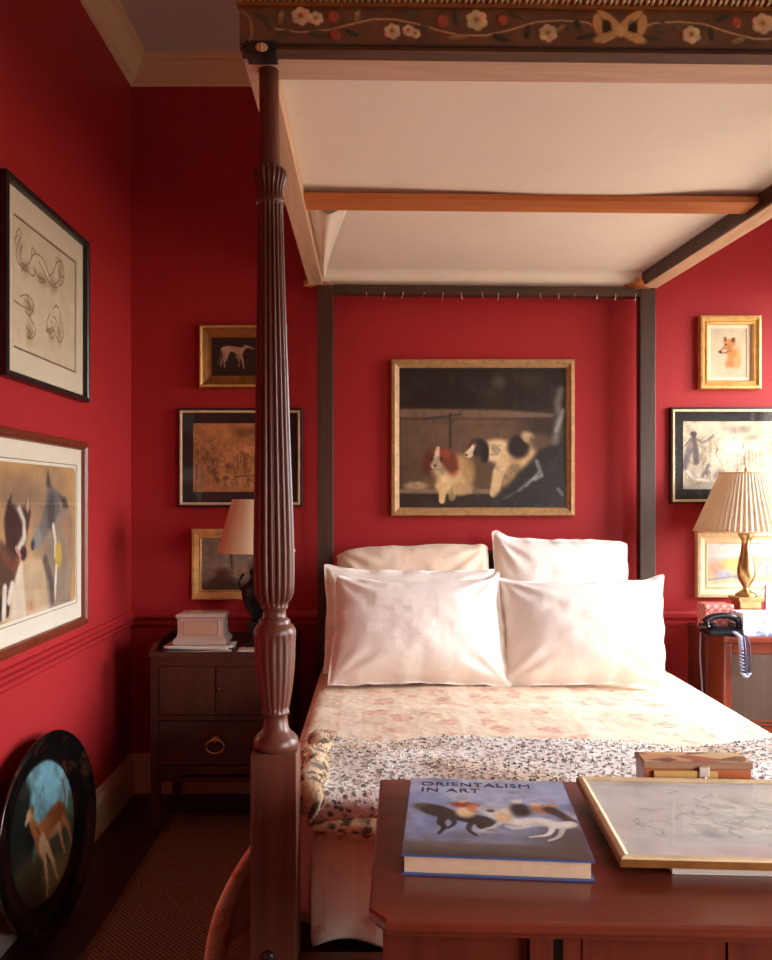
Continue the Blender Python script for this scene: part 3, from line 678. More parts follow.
for x in (.022, DW-.066):
    for y in (fy-.001, -.066):
        mb = MB(); mb.box(x, x+.044, y, y+.044, DZ-.22, DZ-.031)
        q = [mb.b.verts.new(p) for p in ((x, y, DZ-.22), (x+.044, y, DZ-.22), (x+.044, y+.044, DZ-.22), (x, y+.044, DZ-.22), (x+.010, y+.010, 0), (x+.034, y+.010, 0), (x+.034, y+.034, 0), (x+.010, y+.034, 0))]
        mb._tag([mb.b.faces.new([q[i] for i in f]) for f in ((4, 5, 1, 0), (5, 6, 2, 1), (6, 7, 3, 2), (7, 4, 0, 3), (7, 6, 5, 4))])
        obj('leg', mb, 'desk_v', desk, world=False)
desk.location = (.012, 1.921, 0); desk.rotation_euler.z = -.036
# ------------------------------------------------------------------ commode bedside stand, left
cm = thing('bedside_commode', 'dark walnut bedside commode with two doors, a ring-pull drawer and a raised tray rim', 'bedside cabinet', (-.652, 3.70, .0))
W2 = .295; D0, D1 = -.21, .215
mb = MB(); mb.box(-W2, -W2+.02, D0+.01, D1, .20, .735).box(W2-.02, W2, D0+.01, D1, .20, .735).box(-W2+.02, W2-.02, D1-.015, D1, .20, .735).box(-W2+.02, W2-.02, D0+.02, D1-.015, .20, .22)
mb.box(-W2+.02, W2-.02, D0+.01, D0+.03, .462, .482).box(-W2+.02, W2-.02, D0+.01, D0+.03, .690, .735).box(-W2+.02, -.262, D0+.012, D0+.03, .20, .69).box(.262, W2-.02, D0+.012, D0+.03, .20, .69)
obj('body', mb, 'commode', cm, world=False)
obj('tray_top', MB().box(-W2-.006, W2+.006, D0, D1, .728, .742, .003), 'commode_h', cm, world=False)
rim = [(-W2-.004, .742), (-W2-.004, .785), (-W2+.05, .792), (-W2+.09, .770), (W2-.09, .770), (W2-.05, .792), (W2+.004, .785), (W2+.004, .742)]
mb = MB(); mb.prism(rim, D1-.012, D1)
for x in (-W2-.004, W2-.008): mb.prism([(D0+.004, .742), (D0+.004, .752), (D0+.05, .775), (D1-.012, .785), (D1-.012, .742)], x, x+.012, 'x')
mb.box(-W2-.004, W2+.004, D0+.002, D0+.012, .742, .751)
obj('tray_rim', mb, 'commode_h', cm, world=False)
for sx in (-1, 1):
    xs = sorted((sx*.003-.02+.0+.002*sx, sx*.26-.0))
    a, b = (-.258, -.021) if sx < 0 else (-.017, .258)
    d = obj('door', MB().box(a, b, D0+.008, D0+.028, .486, .688, .002), 'commode', cm, world=False)
    if sx > 0: knob(-.006, D0+.008, .60, d, .007)
    else: obj('cockbead', MB().box(-.0235, -.0205, D0+.004, D0+.009, .486, .688), 'commode_h', d, world=False)
d = obj('drawer', MB().box(-.258, .258, D0+.006, D0+.03, .275, .458, .003), 'commode_h', cm, world=False)
mb = MB(); mb.lathe([(0, .022), (.004, .021), (.007, .012), (.016, .008), (.020, .010), (.022, .002)], (0, 0, 0), 22)
bmesh.ops.rotate(mb.b, verts=mb.b.verts, cent=(0, 0, 0), matrix=Matrix.Rotation(PI/2, 3, 'X')); bmesh.ops.translate(mb.b, verts=mb.b.verts, vec=(-.018, D0+.006, .377))
pr = obj('ring_pull', mb, 'brass_dull', d, world=False)
obj('ring', MB().tube([(-.018+.038*math.sin(k*2*PI/28), D0-.012-.004*math.cos(k*2*PI/28), .358-.027*math.cos(k*2*PI/28)) for k in range(28)], .0035, 8, True), 'brass', pr, world=False)
mb = MB(); mb.prism([(-.258, .27), (.258, .27), (.258, .215), (.20, .222), (.10, .238), (0, .232), (-.10, .238), (-.20, .222), (-.258, .215)], D0+.012, D0+.028)
obj('apron', mb, 'commode_h', cm, world=False)
for x in (-W2, W2-.036):
    for y in (D0+.011, D1-.038): obj('leg', MB().box(x, x+.036, y, y+.036, 0.0055, .20, .004), 'commode', cm, world=False)
# silver box on the commode
def ogee(name, w, prof, mat, parent, y0, y1):
    pass
bx = thing('silver_box', 'silver table box with a warm inset front panel on the left commode', 'box', (PX(202, 3.62), 3.645, .742+.022))
def sq_lathe(prof, w, d):
    mb = MB(); loops = []
    for z, o in prof:
        loops.append([mb.b.verts.new(p) for p in ((-w/2-o, -d/2-o, z), (w/2+o, -d/2-o, z), (w/2+o, d/2+o, z), (-w/2-o, d/2+o, z))])
    fs = [mb.b.faces.new((A[k], A[(k+1) % 4], B[(k+1) % 4], B[k])) for A, B in zip(loops, loops[1:]) for k in range(4)]
    mb._tag(fs); mb._tag([mb.b.faces.new(loops[0][::-1]), mb.b.faces.new(loops[-1])]); return mb
obj('body', sq_lathe([(0, .010), (.008, .016), (.018, .018), (.028, .012), (.036, .004), (.050, 0), (.112, 0), (.116, .004), (.122, .007), (.130, .007)], .196, .12), 'silver', bx, world=False)
obj('front_panel', MB().box(-.072, .072, -.066, -.0605, .046, .104, .002), 'silver_panel', bx, world=False)
obj('panel_border', MB().ring(.166, .076, [(0, .0602), (0, .066), (.006, .066), (.008, .0602)], .038), 'silver', bx, world=False)
obj('lid', sq_lathe([(.130, .003), (.134, .0), (.137, -.008)], .196, .12), 'silver', bx, world=False)
def sheaf(name, x, y, z, w, d, n, seed, t, label, cat, dark=()):
    r = random.Random(seed); root = thing(name, label, cat, (x, y, z)); zz = 0
    for k in range(n):
        a = r.uniform(-.10, .10); cs, sn = math.cos(a), math.sin(a); ww = w*r.uniform(.86, 1); dd = d*r.uniform(.9, 1); mb = MB()
        u, v = np.meshgrid(np.linspace(-.5, .5, 14), np.linspace(-.5, .5, 8)); X = ww*u*cs-dd*v*sn; Y = ww*u*sn+dd*v*cs
        curl = .006*np.maximum(-v-.2, 0)*np.abs(u)*4
        mb.grid(X, Y, zz+t+curl); mb.grid(X[:, ::-1], Y[:, ::-1], zz+.0005+0*u)
        for e_ in [e for e in mb.b.edges if e.is_boundary]: pass
        bmesh.ops.bridge_loops(mb.b, edges=[e for e in mb.b.edges if e.is_boundary])
        obj('sheet', mb, 'dark_paper' if k in dark else 'papers', root, world=False); zz += t
    return root
sheaf('paper_pile', PX(200, 3.60), 3.62, .742, .30, .16, 4, 5, .0053, 'untidy pile of pale papers under the silver box', 'papers', (1,))
sheaf('letter', PX(256, 3.57), 3.555, .742, .17, .09, 2, 9, .006, 'pale folded letters beside the black lamp base on the left commode', 'papers')
# lamp left
def shade(name, mat, r0, r1, z0, z1, parent, pleats=0, seg=96, depth=.0):
    mb = MB(); seg = pleats*2 if pleats else seg; rings = []
    for (z, r, o) in ((z0, r0, 0), (z0+.004, r0, 0), ((z0+z1)/2, (r0+r1)/2, 0), (z1-.004, r1, 0), (z1, r1, 0), (z1, r1, 1), (z0, r0, 1)):
        ring = []
        for k in range(seg):
            a = 2*PI*k/seg; rr = r-.0025*o-(depth*(k % 2)*r/r0 if pleats else 0); ring.append(mb.b.verts.new((rr*math.cos(a), rr*math.sin(a), z)))
        rings.append(ring)
    fs = [mb.b.faces.new((A[k], A[(k+1) % seg], B[(k+1) % seg], B[k])) for A, B in zip(rings, rings[1:]+rings[:1]) for k in range(seg)]
    mb._tag(fs, not pleats); return obj(name, mb, mat, parent, world=False)
lx, ly = PX(256.5, 3.66), 3.66
lp = thing('table_lamp', 'black urn lamp with a plain cream cone shade behind the bed post', 'lamp', (lx, ly, .742))
obj('base', MB().lathe([(0, .058), (.010, .058), (.014, .050), (.022, .046), (.03, .028), (.045, .022), (.06, .024), (.10, .040), (.112, .040), (.118, .030), (.125, .024)], seg=36), 'black_lamp', lp, world=False)
obj('urn', MB().lathe([(.125, .020), (.135, .018), (.15, .028), (.18, .050), (.22, .064), (.255, .066), (.275, .056), (.295, .034), (.315, .026), (.33, .034), (.34, .030), (.35, .018), (.40, .012)], seg=40), 'black_lamp', lp, world=False)
for s_ in (-1, 1):
    obj('handle', MB().tube([(s_*(.055+.022*math.sin(PI*k/10)), 0, .24+.085*k/10-.0) for k in range(11)], .006, 8), 'black_lamp', lp, world=False)
sz = H-54*ly/F-.742
sh = shade('lamp_shade', 'shade_cream', .170, .107, sz, sz+.232, lp)
obj('shade_ring', MB().tube([(.105*math.cos(k*PI/18), .105*math.sin(k*PI/18), sz+.224) for k in range(36)], .002, 6, True).tube([(-.105, 0, sz+.224), (.105, 0, sz+.224)], .002, 6), 'brass_dull', sh, world=False)
obj('stem', MB().lathe([(.39, .010), (sz+.03, .009), (sz+.04, .014), (sz+.09, .014), (sz+.10, .004), (sz+.225, .003), (sz+.235, .008), (sz+.25, .002)], seg=16), 'brass_dull', lp, world=False)
# ------------------------------------------------------------------ cabinet, right
cx0, cx1, cy0, cy1, cz = 1.485, 2.12, 3.525, 3.935, .812
cb = thing('bedside_cabinet', 'red mahogany bedside cabinet with a reflection-grey panelled door, right of the bed', 'bedside cabinet', ((cx0+cx1)/2, (cy0+cy1)/2, 0))
mb = MB(); mb.box(cx0, cx0+.022, cy0+.02, cy1, .06, cz-.03).box(cx1-.022, cx1, cy0+.02, cy1, .06, cz-.03).box(cx0+.022, cx1-.022, cy1-.02, cy1, .06, cz-.03).box(cx0+.022, cx1-.022, cy0+.02, cy1-.02, .06, .085)
mb.box(cx0+.022, cx1-.022, cy0+.01, cy0+.03, cz-.075, cz-.03).box(cx0+.022, cx1-.022, cy0+.008, cy0+.03, .40, .425)
obj('body', mb, 'cabinet', cb)
for x in (cx0-.002, cx1-.034): obj('corner_stile', MB().box(x, x+.036, cy0+.002, cy0+.038, .06, cz-.03, .008), 'cabinet', cb)
obj('top', MB().box(cx0-.006, cx1+.006, cy0-.008, cy1, cz-.03, cz, .007), 'cabinet_h', cb)
d = obj('door', MB().box(cx0+.036, cx1-.036, cy0+.012, cy0+.030, .428, cz-.078), 'panel_reflection', cb)
obj('beading', MB().box(cx0+.036, cx1-.036, cy0+.006, cy0+.014, .428, .436).box(cx0+.036, cx1-.036, cy0+.006, cy0+.014, .446, .452), 'cabinet_h', d)
d = obj('drawer', MB().box(cx0+.036, cx1-.036, cy0+.008, cy0+.030, .10, .396, .003), 'cabinet_h', cb)
for x in (cx0+.18, cx1-.18):
    m = MB(); m.lathe([(0, .007), (.008, .006), (.012, .012), (.02, .013), (.026, .004)], (0, 0, 0), 18); bmesh.ops.rotate(m.b, verts=m.b.verts, cent=(0, 0, 0), matrix=Matrix.Rotation(PI/2, 3, 'X'))
    bmesh.ops.translate(m.b, verts=m.b.verts, vec=(x, cy0+.008, .25)); obj('knob', m, 'brass_dull', d)
for x in (cx0, cx1-.04):
    for y in (cy0+.02, cy1-.04): obj('foot', MB().box(x, x+.04, y, y+.04, 0, .06, .004), 'cabinet', cb)
# lamp right: brass baluster, pleated shade
lx, ly = PX(747.5, 3.72), 3.735
K = ly/F
lp = thing('table_lamp', 'brass baluster lamp with a wide pleated white shade on the right cabinet', 'lamp', (lx, ly, cz))
def q(py): return H+(VY-py)*K-cz
mb = MB(); mb.box(-.055, .055, -.055, .055, 0, .012, .002).box(-.047, .047, -.047, .047, .012, q(600), .002).box(-.056, .056, -.056, .056, q(600), q(596), .002); obj('plinth', mb, 'brass', lp, world=False)
obj('baluster', MB().lathe([(q(596), .046), (q(594), .046), (q(592), .036), (q(590), .020), (q(588.5), .012), (q(586), .016), (q(583), .024), (q(579), .034), (q(574), .039), (q(568), .038), (q(560), .032), (q(552), .024), (q(545), .019), (q(541), .019), (q(538), .026), (q(535), .034), (q(533), .034), (q(531), .014), (q(500), .010)], seg=40), 'brass', lp, world=False)
sh = shade('lamp_shade', 'shade_white', 49.5*K, 25*K, q(531), q(472.5), lp, 60, depth=.011)
obj('trim_band', MB().tube([(49.3*K*math.cos(k*PI/36), 49.3*K*math.sin(k*PI/36), q(530.6)) for k in range(72)], .004, 6, True), 'shade_cream', sh, world=False)
obj('trim_band', MB().tube([(25*K*math.cos(k*PI/30), 25*K*math.sin(k*PI/30), q(473)) for k in range(60)], .0035, 6, True), 'shade_cream', sh, world=False)
obj('stem', MB().lathe([(q(505), .014), (q(490), .014), (q(488), .004), (q(473), .003), (q(471), .008), (q(467), .002)], seg=16).tube([(-25*K, 0, q(474)), (25*K, 0, q(474))], .002, 6), 'brass_dull', lp, world=False)
# pink lattice box
def lattice():
    m, n, l, b = nt('pink_lattice'); v = mapping(n, l, (1, 1, 1)); s = n.new('ShaderNodeSeparateXYZ'); l.new(v, s.inputs[0])
    def g(sg):
        t = math_n(n, l, 'ADD', math_n(n, l, 'ADD', s.outputs[0], s.outputs[1]), math_n(n, l, 'MULTIPLY', s.outputs[2], sg))
        return math_n(n, l, 'LESS_THAN', math_n(n, l, 'ABSOLUTE', math_n(n, l, 'SUBTRACT', math_n(n, l, 'FRACT', math_n(n, l, 'DIVIDE', math_n(n, l, 'ADD', t, 5.0), .036)), .5)), .13)
    c = mixc(n, l, math_n(n, l, 'MAXIMUM', g(1), g(-1)), lin((226, 148, 138)), lin((178, 70, 62)))
    l.new(c, b.inputs['Base Color']); b.inputs['Roughness'].default_value = .5; return m
M['lattice'] = lattice()
x0 = PX(706, 3.68); t = thing('patterned_box', 'small pink and red lattice-patterned box behind the telephone', 'box', (x0+.06, 3.73, cz))
obj('body', MB().box(-.06, .06, -.05, .05, 0, .088, .003), 'lattice', t, world=False); obj('lid', MB().box(-.063, .063, -.053, .053, .088, .116, .004), 'lattice', t, world=False)
# blue and white flowered box
def bluewhite():
    m, n, l, b = nt('blue_flower_paper'); v = mapping(n, l); nz = n.new('ShaderNodeTexNoise'); nz.inputs['Scale'].default_value = 60; l.new(v, nz.inputs['Vector'])
    w = n.new('ShaderNodeVectorMath'); w.operation = 'MULTIPLY_ADD'; l.new(nz.outputs['Color'], w.inputs[0]); w.inputs[1].default_value = (.03,)*3; l.new(v, w.inputs[2])
    vo = n.new('ShaderNodeTexVoronoi'); vo.inputs['Scale'].default_value = 21; l.new(w.outputs[0], vo.inputs['Vector'])
    f = ramp(n, l, vo.outputs['Distance'], [(.34, (1, 1, 1)), (.46, (0, 0, 0))]); col = ramp(n, l, noise(n, l, v, 40, 2), [(.35, lin((96, 116, 170))), (.65, lin((176, 190, 222)))])
    l.new(mixc(n, l, f, lin((240, 238, 240)), col), b.inputs['Base Color']); b.inputs['Roughness'].default_value = .45; return m
M['bluewhite'] = bluewhite()
x0 = PX(741, 3.56); t = thing('flowered_box', 'white box printed with blue flowers at the front of the right cabinet', 'box', (x0+.125, 3.595, cz))
obj('body', MB().box(-.125, .125, -.058, .058, 0, .074, .003), 'bluewhite', t, world=False); obj('lid', MB().box(-.127, .127, -.060, .060, .074, .096, .003), 'bluewhite', t, world=False)
# photo frame
t = thing('photo_frame', 'small pale pink photograph frame beside the brass lamp, cut by the picture edge', 'photo frame', (PX(764, 3.70)+.075, 3.70, cz))
mb = MB(); mb.ring(.15, .20, [(0, -.006), (0, .006), (.012, .008), (.016, .003)], 0).box(-.135/2, .135/2, -.002, .004, .01, .19)
f = obj('frame', mb, 'pink_frame', t, world=False); obj('strut', MB().box(-.02, .02, .004, .008, .0, .14), 'pink_frame', t, world=False)
P = Painter(0, 0, 15, 20, 30, 40, (206, 176, 196), .05, 3); P.blob(8, 9, 4, 5, (176, 140, 168), .8).blob(8, 17, 6, 5, (226, 214, 226), .8)
P.canvas('photograph', .118, .168, .016, .0035, t, 'gloss_print')
t.rotation_euler.z = .12
# telephone
tp = thing('telephone', 'black telephone with its receiver on top and a coiled cord over the cabinet edge', 'telephone', (PX(722, 3.58), 3.585, cz))
obj('base', sq_lathe([(0, 0), (.012, .002), (.022, -.002), (.030, -.018), (.036, -.03)], .14, .11), 'phone', tp, world=False)
mb = MB(); pts = []; rr = []
for k in range(21):
    s_ = k/20; a = PI*s_; pts.append((-.078*math.cos(a), -.012, .030+.052*math.sin(a)**.7)); rr.append(.019-.006*math.sin(a)+.006*(k in (0, 1, 19, 20)))
mb.tube(pts, rr, 14); obj('receiver', mb, 'phone', tp, world=False)
for s_ in (-1, 1): obj('cradle', MB().box(s_*.04-.01, s_*.04+.01, -.03, .01, .036, .052, .003), 'phone', tp, world=False)
def coil(p0, path, turns, r, wr, mat, name, parent):
    path = [Vector(p) for p in path]; n = turns*10; out = []
    for i in range(n+1):
        s_ = i/n*(len(path)-1); k = min(int(s_), len(path)-2); p = path[k].lerp(path[k+1], s_-k); a = i/10*2*PI
        out.append((p.x+r*math.cos(a), p.y+r*math.sin(a)*.8, p.z))
    return obj(name, MB().tube(out, wr, 6), mat, parent)
fx = PX(738.5, 3.50); cyf = cy0-.026
coil(0, [(fx-.02, 3.57, cz+.03), (fx-.004, 3.535, cz+.018), (fx+.004, cyf-.006, cz+.004), (fx+.010, cyf-.004, cz-.05), (fx+.016, cyf-.004, cz-.15), (fx+.03, cyf-.004, cz-.166), (fx+.042, cyf-.004, cz-.15)], 40, .0085, .0026, 'cord', 'coiled_cord', tp)
obj('cord_lead', MB().tube([(fx+.042, cyf-.004, cz-.15), (fx+.048, cyf-.004, cz-.10), (fx+.044, cyf-.006, cz-.03), (fx+.034, cyf-.004, cz+.004), (fx+.02, 3.55, cz+.012), (fx+.0, 3.58, cz+.02)], .0032, 6).tube([(fx+.022, cyf-.006, cz-.155), (fx+.024, cyf-.006, cz-.05), (fx+.018, cyf-.007, cz-.0)], .006, 6), 'cord_dark', tp)
xs = cx0-.014
obj('cable', MB().tube([(fx-.1, 3.60, cz+.012), (cx0+.02, 3.68, cz+.010), (cx0-.004, 3.735, cz+.012), (xs, 3.75, cz-.02), (xs-.002, 3.752, cz-.12), (xs+.006, 3.745, cz-.28), (xs+.002, 3.74, cz-.5), (xs, 3.74, .2)], .004, 8), 'cord', tp)
# ------------------------------------------------------------------ framed pictures
def picture(name, label, cat, w, h, prof, frame_mat, loc, rz=0, matb=None, matm=None, sub=None, submat=None, glazed=False, group=None):
    """local frame: x right, z up from the bottom edge, front towards -y, back at y = 0; returns root"""
    root = thing(name, label, cat, loc, group); root.rotation_euler.z = rz
    mb = MB(); mb.ring(w, h, [(0, .0)]+prof+[(prof[-1][0], .004)]); i = prof[-1][0]; mb.box(-w/2+.004, w/2-.004, -.004, -.001, .004, h-.004)
    f = obj('frame', mb, frame_mat, root, world=False)
    if sub:
        m2 = MB(); m2.ring(w-2*sub[0][0]+.0, h-2*sub[0][0], [(a-sub[0][0], d) for a, d in sub], sub[0][0]); obj('slip', m2, submat, f, world=False)
    if matb:
        mx, mzb, mzt = matb; m3 = MB(); x0, x1, z0, z1 = -w/2+i-.002, w/2-i+.002, i-.002, h-i+.002
        m3.box(x0, x0+mx[0], -.0085, -.0065, z0, z1).box(x1-mx[1], x1, -.0085, -.0065, z0, z1).box(x0+mx[0], x1-mx[1], -.0085, -.0065, z0, z0+mzb).box(x0+mx[0], x1-mx[1], -.0085, -.0065, z1-mzt, z1)
        obj('mat_board', m3, matm, root, world=False)
    if glazed: obj('glass', MB().box(-w/2+i-.003, w/2-i+.003, -.0135, -.0125, i-.003, h-i+.003), 'glass', root, world=False)
    return root
S = 3.92/F
def back_loc(px0, px1, py1): return (PX((px0+px1)/2, 3.92), BY-.001, H+(VY-py1)*S)
STD = [(0, .020), (.004, .026), (.012, .027), (.020, .020)]
# -- two spaniels, big, over the bed
w, h = 184*S, 157*S
r = picture('dog_painting', 'large dark painting of two spaniels in a thin gilt frame above the headboard', 'painting', w, h, [(0, .026), (.004, .032), (.018, .034), (.026, .026), (.034, .022), (.040, .014)], 'oak_frame', back_loc(391, 575, 516))
P = Painter(75, 105, 686, 608, 250, 206, (32, 26, 22), .05, 2, 44)
P.cloud((52, 44, 36), .012, .45, .75, .5, 8)
P.poly([(75, 252), (690, 262), (690, 470), (75, 450)], (100, 76, 58), 1, 14).blob(640, 330, 120, 130, (46, 38, 32), .9, .6)
P.poly([(75, 254), (440, 258), (640, 270), (640, 284), (75, 282)], (124, 102, 82), .8, 5).line([(75, 288), (640, 290)], 8, (66, 50, 40), .7)
P.poly([(75, 430), (690, 430), (690, 552), (75, 552)], (92, 70, 50), .95, 24).poly([(75, 540), (470, 540), (440, 560), (75, 556)], (130, 108, 82), .9, 5).poly([(75, 560), (690, 560), (690, 610), (75, 610)], (44, 36, 28), 1, 8)
P.blob(300, 330, 190, 60, (108, 84, 64), .5, .7)
P.blob(438, 158, 26, 26, (84, 76, 62), .7, .7).blob(556, 150, 50, 26, (60, 54, 44), .7, .8).blob(420, 215, 40, 30, (58, 48, 40), .6, .8)
P.line([(262, 270), (262, 395)], 9, (50, 38, 32), .9).line([(165, 290), (300, 272)], 7, (54, 42, 34), .8)
P.blob(284, 488, 62, 70, (200, 168, 116), 1, .28).blob(300, 540, 50, 22, (176, 146, 100), .9).blob(238, 505, 36, 50, (216, 186, 136), 1, .3).blob(140, 528, 42, 15, (182, 154, 116), .9, .5).blob(190, 500, 28, 26, (120, 84, 56), .8, .5)
P.blob(330, 470, 26, 50, (150, 116, 76), .6, .5).blob(222, 424, 40, 30, (124, 60, 38), 1, .35).blob(180, 450, 20, 46, (92, 44, 30), 1, .45, 8).blob(264, 446, 28, 44, (128, 50, 33), 1, .45, -14).blob(248, 416, 26, 18, (146, 72, 44), .8, .6)
P.curve([(218, 394), (214, 415), (212, 440)], 13, (214, 186, 156), 1, .5, 24).blob(211, 455, 20, 15, (212, 186, 156), 1, .4).blob(206, 457, 6, 5, (58, 40, 34), .9, .5).line([(204, 466), (216, 468)], 4, (90, 62, 50), .7).blob(195, 433, 5, 4.5, (34, 22, 20), .9, .5).blob(230, 432, 5, 4.5, (34, 22, 20), .9, .5).blob(222, 478, 26, 12, (196, 164, 122), .8, .6)
P.line([(236, 530), (232, 582)], 30, (206, 174, 124), 1, .3, 22).line([(272, 540), (268, 570)], 24, (190, 158, 110), .9, .4)
P.blob(440, 405, 66, 42, (216, 190, 146), 1, .28, 8).blob(520, 412, 60, 56, (196, 164, 116), 1, .35, 20).line([(470, 430), (440, 480), (424, 556)], 54, (204, 174, 128), 1, .3, 34).line([(500, 440), (470, 520)], 40, (172, 140, 96), .8, .5)
P.blob(512, 388, 40, 42, (34, 28, 26), 1, .3).blob(548, 356, 28, 20, (196, 170, 130), .9, .4, 30).blob(590, 372, 40, 30, (96, 72, 52), .8, .5)
P.blob(366, 392, 34, 32, (40, 33, 30), 1, .35).blob(388, 412, 16, 34, (24, 20, 20), 1, .3).curve([(352, 376), (342, 396), (330, 414)], 12, (220, 198, 164), 1, .4, 22).blob(330, 416, 16, 12, (210, 186, 152), 1, .3).blob(321, 418, 5, 4.5, (40, 28, 24), .9, .5).blob(352, 394, 4, 4, (150, 120, 90), .5).blob(352, 372, 12, 10, (60, 40, 32), .8)
P.poly([(690, 360), (640, 380), (590, 400), (500, 500), (420, 570), (430, 610), (690, 610)], (30, 29, 26), .96, 14).cloud((66, 66, 58), .03, .55, .7, .35, 5)
for pts, w_, c in (([(668, 185), (654, 230), (662, 280), (646, 370)], 26, (150, 148, 146)), ([(676, 260), (650, 330)], 14, (186, 184, 184)), ([(578, 440), (596, 490), (570, 505)], 14, (176, 176, 176)), ([(515, 545), (552, 510), (596, 492)], 12, (140, 142, 140)), ([(540, 530), (585, 480)], 8, (168, 168, 166)), ([(656, 540), (672, 560)], 12, (156, 156, 156)), ([(460, 575), (520, 540)], 7, (100, 98, 92))): P.line(pts, w_, c, .55, .95)
P.canvas('canvas', w-.076, h-.076, .038, .014, r, 'oil')
# -- small whippet
w, h = 89*S, 64*S
r = picture('dog_painting', 'small gilt-framed painting of a white hound standing, topmost left of the bed', 'painting', w, h, [(0, .018), (.004, .030), (.014, .032), (.022, .024), (.046, .014), (.060, .012)], 'gold_dark', back_loc(198, 287, 388))
ol = obj('gilt_bead', MB().ring(w-.012, h-.012, [(0, .0305), (.003, .0345), (.008, .0345), (.011, .031)], .006), 'gold', r, world=False)
P = Painter(245, 285, 915, 735, 150, 100, (42, 29, 24), .10, 5, 16)
P.cloud((58, 42, 34), .008, .4, .7, .7, 3).poly([(245, 610), (915, 620), (915, 740), (245, 740)], (36, 28, 20), .9, 30)
DG = (186, 148, 126)
P.curve([(375, 430), (420, 416), (480, 424), (540, 436)], 62, DG, 1, .25, 66).blob(402, 452, 42, 50, DG, 1, .3).blob(535, 470, 44, 66, (178, 138, 116), 1, .3).curve([(548, 450), (580, 420), (606, 398)], 58, DG, 1, .3, 30)
P.curve([(604, 392), (632, 398), (664, 408), (694, 420)], 36, DG, 1, .3, 14).poly([(598, 392), (590, 372), (612, 386)], (150, 110, 92), .9, 4).blob(640, 398, 5, 4, (60, 42, 36), .9)
P.curve([(388, 480), (372, 530), (356, 560), (340, 622)], 40, (170, 130, 110), .95, .3, 9).curve([(410, 486), (398, 540), (384, 570), (386, 640)], 38, DG, .95, .3, 9).curve([(535, 510), (540, 570), (536, 630)], 26, (150, 112, 94), .95, .3, 9).curve([(560, 510), (578, 570), (586, 650)], 28, DG, .95, .3, 9).curve([(372, 440), (345, 490), (330, 550), (318, 590)], 13, (150, 116, 98), .8, .5, 4)
P.blob(470, 490, 44, 22, (46, 32, 26), .8, .5)
P.canvas('canvas', w-.118, h-.118, .059, .011, r, 'oil')
# -- engravings
def engraving(label, px0, px1, py0, py1, lit, win, g=None):
    w, h = (px1-px0)*S, (py1-py0)*S
    r = picture('framed_engraving', label, 'framed print', w, h, [(0, .016), (.003, .022), (.010, .023), (.016, .018), (.022, .016)], 'black_frame', back_loc(px0, px1, py1), 0, ((win[0], win[1]), win[2], win[3]), 'mat_black', [(.010, .0225), (.012, .0245), (.019, .0245), (.022, .019)], 'gold_pale', True)
    x0, x1, z0, z1 = -w/2+.02+win[0], w/2-.02-win[1], .02+win[2], h-.02-win[3]
    a = 100*(x1-x0)/(z1-z0); P = Painter(0, 0, a, 100, int(150*a/100), 150, lit, .10, 7, 18); dk = tuple(q*.5 for q in lit); hi = tuple(min(255, q*1.15) for q in lit)
    P.grad(70, 100, tuple(q*.9 for q in lit), .5).cloud(tuple(q*.86 for q in lit), .10, .45, .6, .6, 4)
    rr = random.Random(px0)
    # a crowded scene: buildings behind, groups of small figures in front
    for x, y, rx, ry, al in ((.10, 62, .07, 30, .4), (.22, 50, .05, 34, .3), (.52, 14, .09, 6, .5), (.62, 13, .06, 5, .5), (.66, 24, .09, 4, .4), (.90, 40, .06, 26, .4)): P.blob(a*x, y, a*rx, ry, dk, al, .8)
    P.poly([(a*.46, 34), (a*.78, 32), (a*.78, 42), (a*.47, 43)], hi, .5, 2)
    for k in range(9): P.curve([(a*.47+a*.036*k, 44), (a*.47+a*.036*k+rr.uniform(-1, 1), 74)], rr.uniform(1, 2.6), dk, rr.uniform(.25, .55), .8)
    P.curve([(a*.44, 78), (a*.6, 76), (a*.80, 80)], 2.2, dk, .7).curve([(a*.04, 34), (a*.09, 24), (a*.17, 28), (a*.24, 22)], 1.6, dk, .5)
    for k in range(46):
        x = a*min(.96, max(.04, rr.gauss(.4, .3))); y = rr.uniform(34, 84); hgt = rr.uniform(6, 15); al = rr.uniform(.25, .7)
        P.curve([(x, y), (x+rr.uniform(-2, 2), y+hgt*.5), (x+rr.uniform(-3, 3), y+hgt)], rr.uniform(1.6, 4.5), rr.choice([dk, dk, hi]), al, .8, 1); P.blob(x, y-1.8, 1.5, 1.8, dk, al, .6)
        P.curve([(x-3, y+hgt*.3), (x, y+1), (x+rr.uniform(2, 6), y+rr.uniform(-3, 4))], 1.1, dk, al*.8, .8)
    for k in range(160):
        x = a*rr.uniform(.02, .98); y = rr.uniform(16, 98); P.curve([(x, y), (x+rr.uniform(-3, 3), y+rr.uniform(-2, 2)), (x+rr.uniform(-6, 6), y+rr.uniform(-4, 4))], rr.uniform(.7, 1.3), rr.choice([dk, dk, hi]), rr.uniform(.2, .5), .8)
    return r, P, (x0, x1, z0, z1), a, dk, hi
r, P, (x0, x1, z0, z1), a, dk, hi = engraving('tan engraving in a black and gilt frame above the cream lampshade', 177, 302, 408, 507, (202, 142, 88), (.052, .052, .052, .050))
P.canvas('print', x1-x0+.006, z1-z0+.006, z0-.003, .0055, r, 'paper', 0, (x0+x1)/2)
r, P, (x0, x1, z0, z1), a, dk, hi = engraving('pale engraving in a black and gilt frame behind the pleated lampshade', 671, 800, 407, 504, (226, 208, 178), (.045, .045, .05, .045))
gy = (112, 100, 104)
